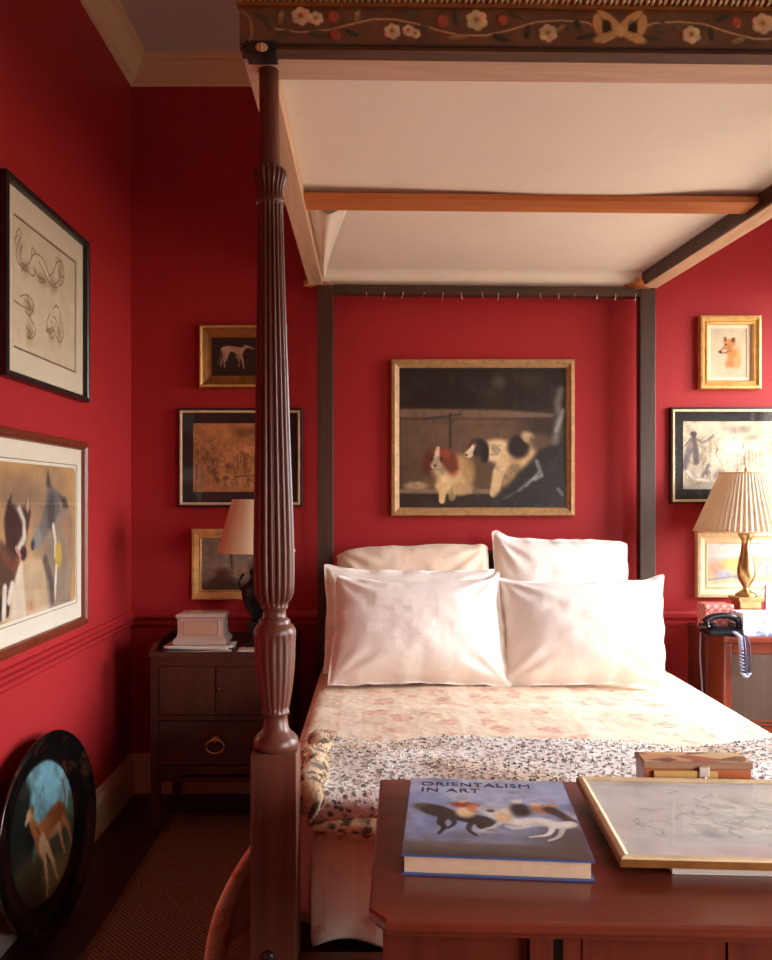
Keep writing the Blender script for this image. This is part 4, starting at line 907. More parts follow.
P.curve([(a*.02, 66), (a*.06, 40), (a*.12, 22)], 8, gy, .7, .7, 4).curve([(a*.11, 22), (a*.13, 40), (a*.135, 60)], 6, (88, 76, 80), .8, .6, 9).curve([(a*.03, 36), (a*.10, 26), (a*.17, 30)], 3.4, gy, .7, .7).curve([(a*.19, 32), (a*.25, 28), (a*.30, 22)], 4, gy, .7, .7).blob(a*.11, 19, 5, 3.5, (84, 72, 76), .9)
P.line([(a*.02, 66), (a*.10, 40)], 10, gy, .7, .6, 5).line([(a*.20, 80), (a*.26, 64)], 5, gy, .7).blob(a*.36, 78, 9, 7, gy, .7, .6).curve([(a*.05, 74), (a*.12, 84), (a*.26, 87)], 4, (246, 240, 232), .6, .9).blob(a*.48, 40, 14, 26, (244, 234, 220), .5, .7)
P.grad(88, 100, (176, 184, 176), .6)
P.canvas('print', x1-x0+.006, z1-z0+.006, z0-.003, .0055, r, 'paper', 0, (x0+x1)/2)
# -- low gilt landscape behind the left lamp
w, h = 98*S, 71*S
r = picture('landscape_painting', 'dim painting of figures in a flat gilt frame behind the cream lampshade', 'painting', w, h, [(0, .016), (.003, .022), (.014, .022), (.036, .016), (.042, .018), (.046, .012)], 'gold', back_loc(191, 289, 600))
P = Painter(120, 275, 520, 605, 130, 108, (132, 114, 96), .10, 8, 16)
P.cloud((158, 140, 120), .02, .4, .7, .7, 3).grad(520, 605, (70, 52, 40), .8).poly([(130, 600), (230, 470), (320, 560), (340, 605)], (74, 56, 46), .9, 14).blob(230, 490, 40, 26, (92, 56, 44), .9, .5).blob(215, 470, 18, 16, (122, 92, 74), .9, .5)
P.line([(272, 380), (278, 500)], 12, (56, 46, 40), .8).blob(330, 480, 50, 26, (156, 118, 88), .9, .5).blob(330, 410, 44, 40, (132, 116, 100), .7, .6).line([(240, 560), (380, 590)], 22, (62, 46, 38), .8).blob(180, 360, 60, 60, (122, 104, 88), .6, .7).blob(430, 470, 60, 70, (70, 58, 50), .8, .6)
P.canvas('canvas', w-.090, h-.090, .045, .011, r, 'oil')
# -- fox head, right
w, h = 62*S, 74*S
r = picture('animal_portrait', 'small portrait of a tawny fox-like head in a bright gilt frame, top right', 'painting', w, h, [(0, .020), (.004, .032), (.013, .034), (.020, .026), (.026, .020), (.034, .026), (.040, .022), (.043, .014)], 'gold', back_loc(700, 762, 389), 0, ((.018, .020), .018, .018), 'mat_cream')
P = Painter(200, 200, 560, 680, 110, 146, (206, 190, 160), .02, 9, 14)
P.cloud((194, 178, 150), .01, .4, .7, .6, 4)
P.blob(430, 530, 62, 92, (196, 142, 86), 1, .4, 4).blob(385, 560, 40, 70, (186, 128, 74), .9, .5).blob(462, 470, 34, 110, (206, 160, 106), .9, .5).blob(405, 440, 50, 50, (190, 132, 82), 1, .35).blob(388, 352, 58, 48, (192, 128, 76), 1, .3, -20).blob(352, 330, 28, 22, (196, 136, 84), .9, .4)
P.poly([(345, 360), (290, 415), (285, 440), (330, 440), (385, 420), (390, 370)], (180, 124, 80), 1, 8).blob(330, 425, 36, 14, (206, 178, 146), .9, .4, -20).blob(296, 430, 17, 11, (56, 40, 34), 1, .4).line([(300, 442), (350, 440), (378, 420)], 9, (76, 52, 40), .9)
P.blob(344, 306, 14, 22, (96, 58, 40), 1, .4, -10).blob(422, 314, 19, 24, (104, 60, 40), 1, .4, 20).blob(340, 306, 6, 10, (160, 104, 70)).blob(352, 358, 11, 8, (52, 34, 28), 1, .4).line([(378, 372), (405, 430)], 14, (150, 96, 60), .7, .6)
P.blob(400, 610, 90, 30, (206, 188, 158), .8, .7)
P.canvas('canvas', w-.086-.030, h-.086-.030, .058, .0055, r, 'paper')
# -- landscape in a wide pale gilt frame, right, behind the brass lamp
w, h = 100*S, 66*S
r = picture('landscape_painting', 'pale landscape painting in a wide gilt frame behind the brass lamp stem', 'painting', w, h, [(0, .018), (.004, .030), (.016, .032), (.026, .022), (.040, .018), (.050, .022), (.056, .014)], 'gold_pale', back_loc(697, 797, 598))
P = Painter(140, 150, 700, 490, 160, 98, (212, 204, 196), .06, 6, 18)
P.grad(240, 290, (168, 158, 166), .8).poly([(140, 300), (330, 275), (420, 240), (700, 280), (700, 490), (140, 490)], (204, 168, 122), .9, 10).blob(330, 310, 70, 40, (222, 176, 96), .9, .5).blob(200, 350, 50, 50, (186, 142, 118), .8, .6).blob(260, 400, 60, 34, (156, 156, 172), .9, .5).line([(150, 440), (420, 400)], 16, (120, 124, 132), .7).blob(370, 420, 40, 16, (110, 112, 126), .8, .5).blob(560, 350, 80, 60, (150, 144, 150), .8, .5).grad(440, 490, (206, 204, 186), .8)
P.canvas('canvas', w-.11, h-.11, .055, .013, r, 'oil')
# ------------------------------------------------------------------ left wall
WX = LX+.031
def LW(px, py):                       # photograph direction -> (distance along the wall, height)
    Y = WX*F/(px-VX); return Y, H+(VY-py)*Y/F
def left_pic(y0, y1, z0): return (LX+.001, (y0+y1)/2, z0)
y0, y1, z0, z1 = 2.552, 3.292, 1.778, 2.414; w, h = y1-y0, z1-z0
r = picture('framed_drawing', 'pale sheet of sepia animal sketches in a black frame, upper picture on the left wall', 'framed drawing', w, h, [(0, .026), (.003, .031), (.014, .031), (.020, .026), (.022, .015)], 'black_frame', left_pic(y0, y1, z0), PI/2, ((.072, .072), .082, .082), 'mat_cream', None, None, True)
yc = (y0+y1)/2
def lp(px, py): a, b = LW(px, py); return (a-yc)*100, (z1-b)*100
xa, xb, za, zb_ = -w/2+.020+.072, w/2-.020-.072, .020+.082, h-.020-.082
P = Painter(xa*100, (h-zb_)*100, xb*100, (h-za)*100, 260, 230, (226, 208, 178), .03, 3, 12)
sk = (112, 84, 66)
jr = random.Random(12)
def sk_line(pts, wd=.45, c=sk, a=.62):
    for q_ in range(2): P.curve([(x_+jr.uniform(-.25, .25), y_+jr.uniform(-.25, .25)) for x_, y_ in (lp(*p) for p in pts)], wd*(1, .7)[q_], c, a*(1, .7)[q_], .8)
e = .8; B_ = (xa*100+e, (h-zb_)*100+e, xb*100-e, (h-za)*100-e); P.line([(B_[0], B_[1]), (B_[2], B_[1]), (B_[2], B_[3]), (B_[0], B_[3]), (B_[0], B_[1])], .55, (84, 66, 52), .9, .4)
# a hound lying with raised haunch, a curled hound, a head and a sitting hound
sk_line([(24, 234), (27, 230), (29, 236), (27, 242), (25, 247), (24, 254), (26, 262), (30, 268), (35, 272)]); sk_line([(26, 236), (23, 240), (24, 245)]); sk_line([(30, 246), (28, 254), (29, 261), (33, 266), (37, 263), (40, 256), (44, 254), (49, 258), (53, 266), (56, 275)])
sk_line([(39, 256), (40, 249), (43, 253)]); sk_line([(33, 264), (37, 273), (41, 276), (43, 270)]); sk_line([(41, 268), (46, 277), (52, 281)]); sk_line([(46, 262), (50, 270), (55, 281), (60, 286), (64, 288)]); sk_line([(56, 276), (60, 272), (63, 264), (67, 262), (70, 268), (70, 280), (66, 286)]); sk_line([(63, 264), (63, 258), (66, 262)]); sk_line([(65, 270), (67, 278), (70, 276)]); sk_line([(58, 278), (61, 284), (66, 280)])
sk_line([(21, 299), (25, 303), (30, 306), (36, 310)]); sk_line([(28, 296), (33, 295), (38, 298), (41, 304), (40, 311), (37, 315), (33, 311)]); sk_line([(32, 300), (36, 303), (39, 308)]); sk_line([(35, 298), (37, 304)]); sk_line([(36, 315), (40, 322), (43, 330), (40, 337), (36, 338)]); sk_line([(34, 326), (38, 334), (36, 338)])
sk_line([(60, 309), (63, 305), (66, 311), (67, 318)]); sk_line([(57, 314), (54, 320), (54, 328), (57, 333), (60, 327), (58, 320)]); sk_line([(60, 326), (62, 334), (59, 338), (56, 333)]); sk_line([(66, 318), (69, 326), (70, 336), (66, 342), (63, 336)]); sk_line([(64, 326), (66, 334)]); sk_line([(60, 316), (63, 320), (62, 326)])
for k_ in range(16): cx_, cy_ = jr.choice([(50, 279), (66, 274), (38, 308), (37, 332), (57, 328), (66, 333), (32, 267)]); sk_line([(cx_+jr.uniform(-4, 4), cy_+jr.uniform(-5, 5)) for q_ in range(3)], .5, (120, 90, 68), .4)
for px, py, rx, ry, al in ((33, 268, 4, 2.5, .35), (50, 280, 7, 2.4, .45), (60, 286, 4, 3, .5), (67, 272, 2.5, 5, .5), (36, 306, 4, 3, .4), (37, 332, 3, 4, .45), (58, 334, 3, 3.5, .35), (66, 334, 3, 4, .45), (28, 250, 2, 4, .3)):
    x, y = lp(px, py); P.blob(x, y, rx*.8, ry*.8, (146, 112, 80), al, .9)
P.canvas('drawing', xb-xa+.006, zb_-za+.006, za-.003, .0055, r, 'paper', 0, (xa+xb)/2)
y0, y1, z0, z1 = 2.345, 3.285, .903, 1.620; w, h = y1-y0, z1-z0; yc = (y0+y1)/2
r = picture('framed_pastel', 'framed pastel of two hounds face to face, in a reddish-brown frame', 'framed drawing', w, h, [(0, .022), (.004, .028), (.020, .031), (.030, .022), (.033, .015)], 'brown_frame', left_pic(y0, y1, z0), PI/2, ((.105, .062), .075, .075), 'mat_white', None, None, True)
xa, xb, za, zb_ = -w/2+.031+.105, w/2-.031-.062, .031+.075, h-.031-.075
P = Painter(xa*100, (h-zb_)*100, xb*100, (h-za)*100, 170, 120, (206, 160, 108), .05, 3, 14)
def L(pts, wd, c, a=.95, soft=.3, w2=None): P.line([lp(*p) for p in pts], wd, c, a, soft, w2)
def Bl(px, py, rx, ry, c, a=.95, soft=.3, ang=0): x, y = lp(px, py); P.blob(x, y, rx, ry, c, a, soft, ang)
def Po(pts, c, a=.92, soft=1.1): P.poly([lp(*p) for p in pts], c, a, soft)
Bl(26, 497, 16, 8, (120, 98, 86), .7, .8); Bl(60, 540, 16, 26, (132, 112, 98), .7, .7); Bl(8, 560, 8, 14, (178, 140, 98), .6, .7); Bl(40, 600, 22, 12, (206, 180, 148), .9, .5)
Po([(32, 556), (50, 560), (56, 585), (54, 612), (30, 620), (20, 618), (24, 570)], (204, 176, 140)); Po([(26, 566), (30, 560), (34, 620), (18, 622), (20, 596)], (230, 214, 192))
DB_ = (64, 44, 42); Po([(12, 520), (16, 502), (22, 506), (32, 508), (36, 496), (38, 514), (34, 540), (30, 556), (22, 560), (14, 548)], DB_); Po([(9, 540), (17, 548), (27, 562), (22, 580), (12, 600), (7, 590), (6, 560)], (86, 58, 48)); L([(12, 556), (22, 568), (25, 560)], 3, (128, 70, 54), .8)
Po([(16, 502), (14, 516), (18, 514), (20, 494)], DB_, .95, .5); Po([(33, 508), (36, 494), (37, 508), (35, 514)], (196, 160, 140), .9, .4)
Po([(20, 508), (28, 506), (33, 520), (34, 538), (30, 552), (26, 552), (24, 548), (30, 536), (30, 522), (26, 514)], (234, 220, 206)); Bl(21, 526, 4.6, 6.5, DB_); Bl(31, 553, 2.6, 2.4, (70, 40, 44)); L([(24, 548), (28, 556)], 1.6, (206, 150, 140))
L([(8, 600), (9, 614)], 4, (50, 40, 38)); L([(16, 596), (15, 612)], 3.2, (60, 44, 40)); L([(13, 588), (12, 616)], 3, (232, 218, 200)); L([(20, 585), (17, 600)], 3, (234, 220, 204))
GY = (112, 108, 106); Po([(56, 494), (66, 494), (72, 505), (78, 520), (79, 560), (76, 604), (56, 610), (52, 570), (54, 545)], (150, 132, 116)); Po([(54, 490), (53, 470), (58, 486), (66, 494), (66, 512), (60, 526), (54, 534), (46, 548), (40, 545), (40, 538), (48, 522), (52, 508)], GY); Bl(45, 538, 3.2, 4.5, (150, 146, 142), .9, .5, -30); Bl(58, 510, 3.5, 6, (78, 70, 70), .8, .5)
Bl(40, 545, 1.6, 1.8, (60, 64, 76)); Po([(66, 496), (72, 498), (75, 508), (70, 508)], (70, 60, 58)); Po([(55, 470), (58, 488), (53, 486)], (76, 66, 62)); L([(60, 526), (62, 540), (62, 556)], 2.2, (232, 222, 206), .9); Bl(65, 555, 3.2, 5, (206, 170, 74), .95, .4); L([(63, 566), (61, 605)], 1.8, (236, 226, 210), .9)
L([(52, 560), (58, 580), (60, 608)], 4, (92, 78, 72), .8, .5); L([(70, 520), (76, 540), (74, 560)], 3, (184, 116, 80), .6, .6); Po([(34, 616), (38, 600), (44, 612)], (206, 132, 96), .8); Bl(40, 618, 24, 3.2, (222, 204, 178), .7, .6)
c4 = (240, 230, 210); X0, Y0, X1, Y1 = P.e
rc = 3.2
for cx_, cy_, sx, sy in ((X0, Y0, 1, 1), (X1, Y0, -1, 1), (X0, Y1, 1, -1), (X1, Y1, -1, -1)):
    dx = (P.X-cx_)*sx; dy = (P.Y-cy_)*sy; P.mix(((dx < rc) & (dy < rc) & (np.hypot(dx-rc, dy-rc) > rc)).astype(float), c4)
P.canvas('drawing', xb-xa+.006, zb_-za+.006, za-.003, .0055, r, 'paper', 0, (xa+xb)/2)
mb = MB(); g_ = .012; x0_, x1_, q0, q1 = xa-g_, xb+g_, za-g_, zb_+g_
mb.tube([(x0_, -.0087, q0), (x1_, -.0087, q0)], .0012, 4).tube([(x0_, -.0087, q1), (x1_, -.0087, q1)], .0012, 4).tube([(x1_, -.0087, q0), (x1_, -.0087, q1)], .0012, 4).tube([(x0_, -.0087, q0), (x0_, -.0087, q1)], .0012, 4)
obj('ruled_line', mb, 'dark_paper', r, world=False)
# ------------------------------------------------------------------ oval tray leaning on the left wall
oa, ob = .395, .307
tr = thing('oval_tray', 'black lacquered oval tray painted with a brown hound, leaning on the left wall', 'tray', (LX+.105, 2.725, .003))
def oval(prof, n=96):
    mb = MB(); loops = []
    for s1, s2, d in prof: loops.append([mb.b.verts.new((s1*math.cos(2*PI*k/n), -d, ob+s2*math.sin(2*PI*k/n))) for k in range(n)])
    fs = [mb.b.faces.new((A[k], B[k], B[(k+1) % n], A[(k+1) % n])) for A, B in zip(loops, loops[1:]) for k in range(n)]
    mb._tag(fs, True); mb._tag([mb.b.faces.new(loops[0]), mb.b.faces.new(loops[-1][::-1])]); bmesh.ops.recalc_face_normals(mb.b, faces=mb.b.faces[:]); return mb
P = None
def lac():
    m, n, l, b = nt('tortoise_lacquer'); v = mapping(n, l); f = noise(n, l, v, 6, 3)
    l.new(ramp(n, l, f, [(.56, lin((18, 14, 14))), (.70, lin((84, 50, 30)))]), b.inputs['Base Color']); b.inputs['Roughness'].default_value = .16; b.inputs['Coat Weight'].default_value = .5; return m
M['lacquer_rim'] = lac()
ia, ib = .262, .224
obj('rim', oval([(ia, ib, .000), (oa-.06, ob-.05, .0), (oa-.02, ob-.02, .016), (oa, ob, .030), (oa+.004, ob+.004, .034), (oa+.002, ob+.002, .038), (oa-.004, ob-.004, .037), (oa-.024, ob-.022, .022), (oa-.064, ob-.05, .008), (ia-.002, ib-.002, .006)]), 'lacquer_rim', tr, world=False)
P = Painter(0, 0, 260, 240, 150, 138, (40, 44, 40), .08, 6, 14)
P.poly([(70, -5), (265, -5), (265, 150), (70, 150)], (104, 158, 176), 1, 16).blob(130, 40, 90, 50, (128, 178, 192), .7, .7).blob(230, 120, 50, 60, (150, 176, 172), .6, .8)
P.poly([(-5, -5), (80, -5), (95, 40), (80, 80), (105, 110), (70, 150), (-5, 150)], (30, 34, 30), 1, 10).cloud((58, 62, 46), .03, .5, .7, .4, 7).poly([(205, 150), (215, 110), (230, 120), (240, 92), (262, 110), (262, 180), (205, 180)], (74, 92, 66), .9, 6).poly([(-5, 140), (265, 130), (265, 245), (-5, 245)], (72, 70, 48), .95, 16).blob(150, 212, 90, 28, (132, 122, 78), .85, .7).blob(40, 200, 60, 40, (44, 40, 28), .8, .7)
BRN = (134, 78, 44)
P.blob(160, 118, 46, 24, BRN, 1, .25, -10).blob(190, 120, 28, 26, (122, 68, 38), 1, .25).blob(120, 128, 30, 30, (148, 92, 54), 1, .25, 30).line([(112, 128), (92, 100), (84, 82)], 30, (150, 96, 56), 1, .25, 17).blob(84, 74, 14, 10, (176, 126, 84), 1, .25, 20).line([(80, 72), (66, 82)], 12, (196, 158, 118), 1, .3, 8).blob(94, 68, 6, 8, (120, 74, 44), .9)
P.blob(116, 142, 14, 22, (212, 176, 132), .9, .4).line([(118, 148), (118, 190), (114, 226)], 15, (196, 158, 112), 1, .3, 6).line([(130, 146), (148, 184), (158, 220)], 15, (206, 170, 124), 1, .3, 6).line([(186, 136), (190, 168), (200, 192)], 14, (176, 128, 84), 1, .3, 6).line([(206, 132), (222, 150), (230, 186)], 16, (160, 104, 62), 1, .3, 6).line([(212, 116), (226, 92), (222, 66), (214, 60)], 5, (120, 70, 42), .9, .4, 3).line([(100, 104), (112, 120)], 5, (120, 50, 36), .9).blob(168, 136, 24, 8, (188, 140, 96), .7, .5)
d = np.hypot((P.X-130)/130, (P.Y-120)/120); P.mix(sstep(.93, .99, d), (24, 20, 17))
n_ = fbm(P.X/20, P.Y/20, 6)-.47
mbp = MB(); R_ = np.linspace(0, 1, 60); TH = np.linspace(0, 2*PI, 121); rr_, th_ = np.meshgrid(R_, TH)
xs_ = rr_*np.cos(th_); zs_ = rr_*np.sin(th_)
mbp.grid((ia+.001)*xs_, 0*xs_-.0065, ob+(ib+.001)*zs_)
bmesh.ops.recalc_face_normals(mbp.b, faces=mbp.b.faces[:])
po = obj('painted_panel', mbp, 'lacquer', tr, world=False)
ii = np.clip(((xs_+1)/2*149).round().astype(int), 0, 149); jj = np.clip(((1-zs_)/2*137).round().astype(int), 0, 137)
A_ = np.clip(P.A*(1+.3*n_[..., None]), 0, 255)/255; Lc = np.where(A_ <= .04045, A_/12.92, ((A_+.055)/1.055)**2.4)[jj, ii]
col = po.data.color_attributes.new('Col', 'FLOAT_COLOR', 'POINT'); buf = np.ones((len(po.data.vertices), 4), np.float32); buf[:, :3] = Lc.reshape(-1, 3)[:len(buf)]; col.data.foreach_set('color', buf.ravel())
tr.rotation_euler = (-math.asin(.072/.65), 0, PI/2)
# ------------------------------------------------------------------ things on the desk
bk = thing('book', 'large art book with a blue horse-battle jacket lying on the desk', 'book', (.2255, 1.613, DZ+.0005))
bw, bd, bt = .328, .394, .036
mb = MB(); mb.box(-bw/2, bw/2, -bd/2, bd/2, 0, .003).box(-bw/2, bw/2, -bd/2, bd/2, bt-.004, bt-.0008).box(-bw/2, bw/2, bd/2-.004, bd/2, .003, bt-.004); obj('cover', mb, 'book_blue', bk, world=False)
obj('pages', MB().box(-bw/2+.005, bw/2-.006, -bd/2+.006, bd/2-.004, .003, bt-.004), 'pages', bk, world=False)
P = Painter(70, 65, 715, 322, 210, 250, (150, 160, 190), .08, 5, 14)
# jacket art is laid out in unforeshortened units: x 0..100 across, y 0..120 down
P.e = (0, 0, 100, 120); P.X, P.Y = np.meshgrid(np.linspace(0, 100, 210), np.linspace(0, 120, 250)); P.u = 100
P.grad(0, 30, (124, 138, 180), .3).cloud((196, 192, 200), .05, .45, .7, .7, 4).cloud((100, 116, 164), .04, .5, .75, .6, 8).blob(62, 26, 34, 14, (184, 186, 202), .6, .8).blob(6, 62, 16, 40, (122, 136, 176), .5, .8)
P.grad(78, 90, (132, 144, 172), .6).grad(96, 108, (98, 82, 72), .9).grad(108, 120, (70, 58, 54), .7).cloud((128, 112, 100), .09, .5, .7, .35, 6).blob(94, 92, 20, 16, (78, 66, 58), .85, .6)
blk = (42, 36, 38); wh = (228, 222, 212)
P.blob(46, 94, 40, 5, (92, 88, 96), .5, .8)
# bay horse with a bushy tail and a red-cloaked rider
P.blob(11, 52, 7, 6, (62, 54, 42), .95, .5).blob(17, 58, 7, 7, (96, 82, 54), .9, .6).blob(8, 50, 4, 3, (120, 102, 70), .7, .6)
P.curve([(16, 56), (24, 62), (34, 66), (43, 70)], 15, blk, 1, .3, 13).curve([(22, 66), (20, 76), (22, 82), (19, 92)], 6, blk, 1, .35, 2).curve([(26, 68), (28, 76), (24, 84)], 4, blk, .9, .4, 2).curve([(42, 74), (44, 82), (52, 86)], 5, blk, 1, .35, 2).curve([(38, 74), (36, 84), (40, 92)], 4, blk, .9, .4, 2).blob(47, 74, 5, 6, (50, 44, 42), 1, .4)
P.blob(35, 58, 6, 9, (222, 192, 148), 1, .4).blob(34, 46, 8, 4.5, (158, 66, 46), 1, .45).blob(40, 52, 4, 7, (196, 120, 84), .9, .5).blob(33, 41, 2.5, 2.5, (206, 170, 140), .9)
# grey horse rearing with a rider in cream
P.curve([(48, 54), (52, 60), (58, 66), (64, 74)], 12, (206, 202, 196), 1, .4, 10).blob(48, 52, 4.5, 4, (180, 174, 168), 1, .4).blob(50, 55, 2.5, 2.5, (70, 60, 58), .8).curve([(56, 70), (50, 80), (44, 84)], 4, (214, 208, 200), .9, .4, 2).blob(57, 64, 5, 8, (214, 178, 132), .95, .5).blob(60, 54, 5, 5, (232, 216, 190), .9, .5).blob(47, 86, 8, 2.5, (206, 204, 206), .7, .6)
# dark rider and a fallen white horse
P.blob(68, 52, 6, 10, (52, 42, 42), 1, .4).blob(67, 38, 3.5, 3.5, (208, 200, 186), .95, .4).blob(82, 50, 8, 7, (176, 120, 82), 1, .45).blob(78, 42, 3, 3, (214, 178, 142), .9).blob(88, 44, 3, 3.5, (184, 130, 96), .9).curve([(86, 50), (92, 60), (98, 72)], 9, (64, 50, 48), .95, .5, 6)
P.curve([(68, 72), (78, 69), (88, 74), (95, 72)], 13, wh, 1, .35, 9).curve([(70, 74), (64, 80), (58, 78)], 6, wh, .95, .4, 3).curve([(84, 78), (80, 88), (70, 92)], 4, wh, 1, .4, 2).curve([(90, 78), (86, 90), (80, 96)], 3.5, (206, 200, 194), .9, .4, 2).blob(76, 74, 5, 3, (196, 190, 186), .7, .7).blob(62, 88, 12, 4, (130, 134, 152), .6, .7)
o = P.canvas('jacket_art', bw-.003, bd-.003, 0, 0, bk, 'gloss_print')
for v in o.data.vertices: x, y, z = v.co; v.co = (x, z-bd/2+.0015, bt-.0005-y*.0)
for v in list(o.data.vertices)[-4:]: v.co.z = bt-.0012
o.data.update()
def lettering(txt, size, x, y, z, parent, sx=1.25, mat='ink', name='lettering'):
    cu = bpy.data.curves.new('t', 'FONT'); cu.body = txt; cu.size = size; cu.extrude = .0002; cu.space_character = 1.12; cu.align_x = 'LEFT'
    to = bpy.data.objects.new('t', cu); C.objects.link(to); dg = bpy.context.evaluated_depsgraph_get(); dg.update(); me = bpy.data.meshes.new_from_object(to.evaluated_get(dg))
    bpy.data.objects.remove(to); o = bpy.data.objects.new(name, me); C.objects.link(o); o.parent = parent
    wdt = max(v.co.x for v in me.vertices)
    for v in me.vertices: v.co = (x+v.co.x*sx, y+v.co.y, z+v.co.z)
    me.materials.clear(); me.materials.append(M[mat]); return o
lettering('ORIENTALISM', .034, -bw/2+.024, bd/2-.048, bt, bk, 1.0)
lettering('IN ART', .034, -bw/2+.024, bd/2-.084, bt, bk, 1.05)
bk.rotation_euler.z = -.085
# white book under the frame
wb = thing('book', 'white book lying flat under the framed drawing on the desk', 'book', (.69, 1.555, DZ+.0005))
obj('cover', MB().box(-.17, .17, -.13, .13, 0, .002).box(-.17, .17, -.13, .13, .018, .020).box(-.17, -.167, -.13, .13, .002, .018), 'white_cover', wb, world=False); obj('pages', MB().box(-.167, .165, -.126, .126, .002, .018), 'papers', wb, world=False)
wb.rotation_euler.z = -.05
# framed drawing lying on it
fw, fh = .54, .415
fd = thing('framed_drawing', 'faint pencil drawing in a pale gilt frame lying flat on the desk', 'framed drawing', (.702, 1.604, DZ+.0215))
tmp = picture('framed_drawing', 'x', 'x', fw, fh, [(0, .013), (.002, .017), (.008, .019), (.014, .016), (.017, .013)], 'gold_pale', (0, 0, 0), 0, None, None, None, None, False)
P = Painter(0, 0, 130, 100, 170, 130, (236, 230, 222), .03, 3, 12)
rr = random.Random(4)
P.line([(4, 6), (126, 6)], .7, (190, 182, 172), .7).cloud((204, 198, 192), .03, .45, .7, .5, 3)
for k in range(75):
    x = rr.gauss(62, 30); y = rr.gauss(56, 16); pts = [(x, y)]
    for q_ in range(4): pts.append((pts[-1][0]+rr.uniform(-5, 6), pts[-1][1]+rr.uniform(-5, 5)))
    P.line(pts, .9, (150, 146, 148), rr.uniform(.15, .5), .7)
for k in range(12): P.blob(rr.gauss(65, 28), rr.gauss(56, 14), rr.uniform(4, 9), rr.uniform(2, 5), (172, 168, 168), .35, .8, rr.uniform(0, 90))
P.canvas('drawing', fw-.034, fh-.034, .017, .012, tmp, 'paper')
obj('glass', MB().box(-fw/2+.016, fw/2-.016, -.0142, -.0134, .016, fh-.016), 'glass', tmp, world=False)
obj('outer_edge', MB().ring(fw+.004, fh+.004, [(0, .001), (0, .012), (.002, .0135), (.004, .012)], -.002), 'gold_dark', tmp, world=False)
for o in list(tmp.children):
    o.parent = fd
    for v in o.data.vertices: x, y, z = v.co; v.co = (x, z-fh/2, -y)
bpy.data.objects.remove(tmp)
fd.rotation_euler.z = -.06
# inlaid wooden box
def marquetry():
    m, n, l, b = nt('marquetry'); v = mapping(n, l, (9, 22, 9)); vo = n.new('ShaderNodeTexVoronoi'); vo.feature = 'F1'; vo.inputs['Scale'].default_value = 1.5; l.new(v, vo.inputs['Vector'])
    sp = n.new('ShaderNodeSeparateColor'); l.new(vo.outputs['Color'], sp.inputs[0])
    l.new(ramp(n, l, sp.outputs[0], [(.1, lin((110, 60, 44))), (.35, lin((176, 98, 74))), (.55, lin((220, 184, 124))), (.75, lin((150, 138, 122))), (.95, lin((212, 164, 104)))]), b.inputs['Base Color']); b.inputs['Roughness'].default_value = .35; return m
M['marquetry'] = marquetry(); M['honey'] = plain('honey_front', (206, 164, 98), .35, .15, .12); M['box_wood'] = wood('orange_box_wood', (150, 72, 40), (190, 106, 60), .35, 0, 9, .2); M['box_dark'] = wood('brown_box_wood', (120, 84, 62), (160, 118, 86), .4, 0, 9, .1)
wbx = thing('wooden_box', 'inlaid wooden box with a brass clasp at the back edge of the desk', 'box', (.712, 1.862, DZ+.0005))
w_, d_ = .238, .075
obj('body', MB().box(-w_/2+.003, w_/2-.003, -d_/2+.003, d_/2-.003, 0, .052, .002), 'box_wood', wbx, world=False)
obj('front_panel', MB().box(-w_/2+.022, w_/2-.078, -d_/2-.004, -d_/2+.004, .002, .050, .001), 'honey', wbx, world=False)
lid = obj('lid', MB().box(-w_/2, w_/2, -d_/2, d_/2, .053, .068, .002), 'box_dark', wbx, world=False)
obj('inlay', MB().box(-w_/2+.004, w_/2-.004, -d_/2+.004, d_/2-.004, .0675, .0688), 'marquetry', lid, world=False)
obj('clasp', MB().box(.0, .022, -d_/2-.008, -d_/2-.0, .030, .060, .002).lathe([(0, .006), (.004, .003)], (.011, -d_/2-.008, .036), 12), 'silver', wbx, world=False)
wbx.rotation_euler.z = -.036
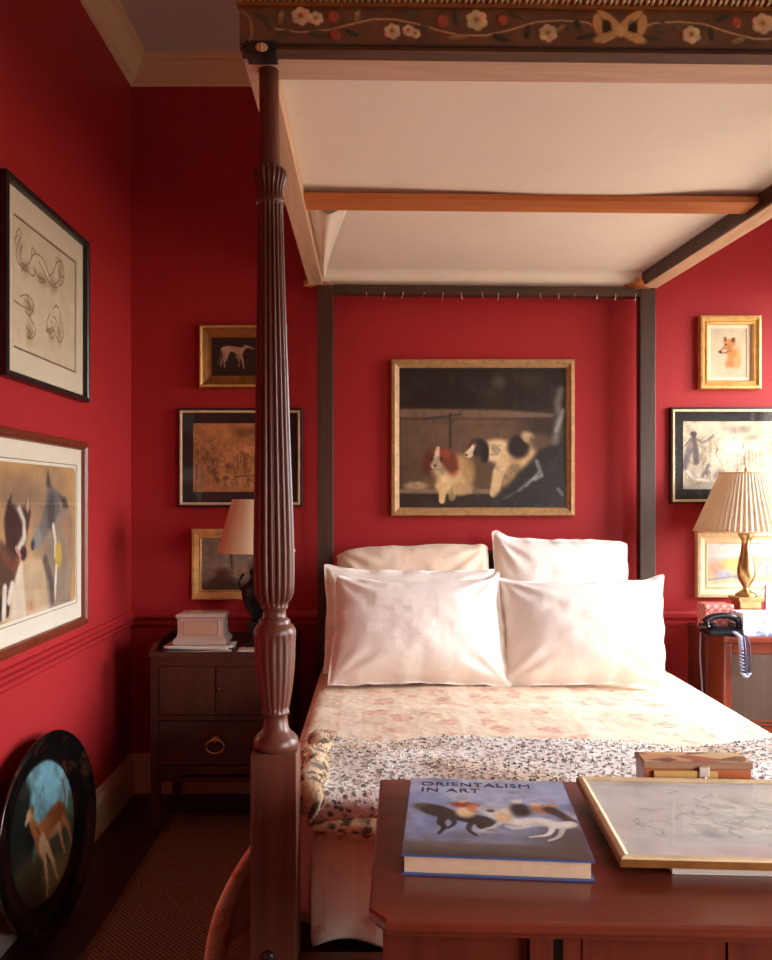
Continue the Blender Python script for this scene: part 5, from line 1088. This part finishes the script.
# ------------------------------------------------------------------ daylight and camera
sc = bpy.context.scene
wd = bpy.data.worlds.new('sky'); sc.world = wd; wd.use_nodes = True; n = wd.node_tree.nodes; l = wd.node_tree.links
tc = n.new('ShaderNodeTexCoord'); sp = n.new('ShaderNodeSeparateXYZ'); l.new(tc.outputs['Generated'], sp.inputs[0])
rp = n.new('ShaderNodeValToRGB'); e = rp.color_ramp.elements; e[0].position = .46; e[0].color = (.20, .17, .13, 1); e[1].position = .54; e[1].color = (.96, .96, .96, 1)
q = e.new(1.0); q.color = (.78, .90, 1.06, 1)
mr = n.new('ShaderNodeMapRange'); mr.inputs['From Min'].default_value = -1; mr.inputs['From Max'].default_value = 1; l.new(sp.outputs[2], mr.inputs[0]); l.new(mr.outputs[0], rp.inputs[0])
bg = n['Background']; l.new(rp.outputs[0], bg.inputs[0]); bg.inputs[1].default_value = 18.0
for k, (a, b, WZ0, WZ1) in enumerate(WIN):
    ld = bpy.data.lights.new('sky_portal', 'AREA'); ld.shape = 'RECTANGLE'; ld.size = b-a; ld.size_y = WZ1-WZ0; ld.cycles.is_portal = True
    lo = bpy.data.objects.new('sky_portal', ld); C.objects.link(lo); lo.location = (RX+.13, (a+b)/2, (WZ0+WZ1)/2); lo.rotation_euler = (PI/2, 0, PI/2)
cam = bpy.data.cameras.new('camera'); co = bpy.data.objects.new('camera', cam); C.objects.link(co)
co.location = (0, 0, H); co.rotation_euler = (PI/2, 0, 0); cam.sensor_fit = 'VERTICAL'; cam.sensor_height = 36; cam.lens = F/960*36
cam.shift_x = (386-VX)/960; cam.shift_y = (VY-480)/960; cam.clip_start = .05
sc.camera = co
vs = sc.view_settings; vs.view_transform = 'Standard'; vs.look = 'None'; vs.gamma = 1; vs.use_curve_mapping = False; vs.exposure = 0.84
sc.cycles.max_bounces = 10; sc.cycles.diffuse_bounces = 5; sc.cycles.transparent_max_bounces = 12; sc.cycles.use_denoising = True
sc.cycles.sample_clamp_indirect = 6; sc.cycles.caustics_reflective = False; sc.cycles.caustics_refractive = False
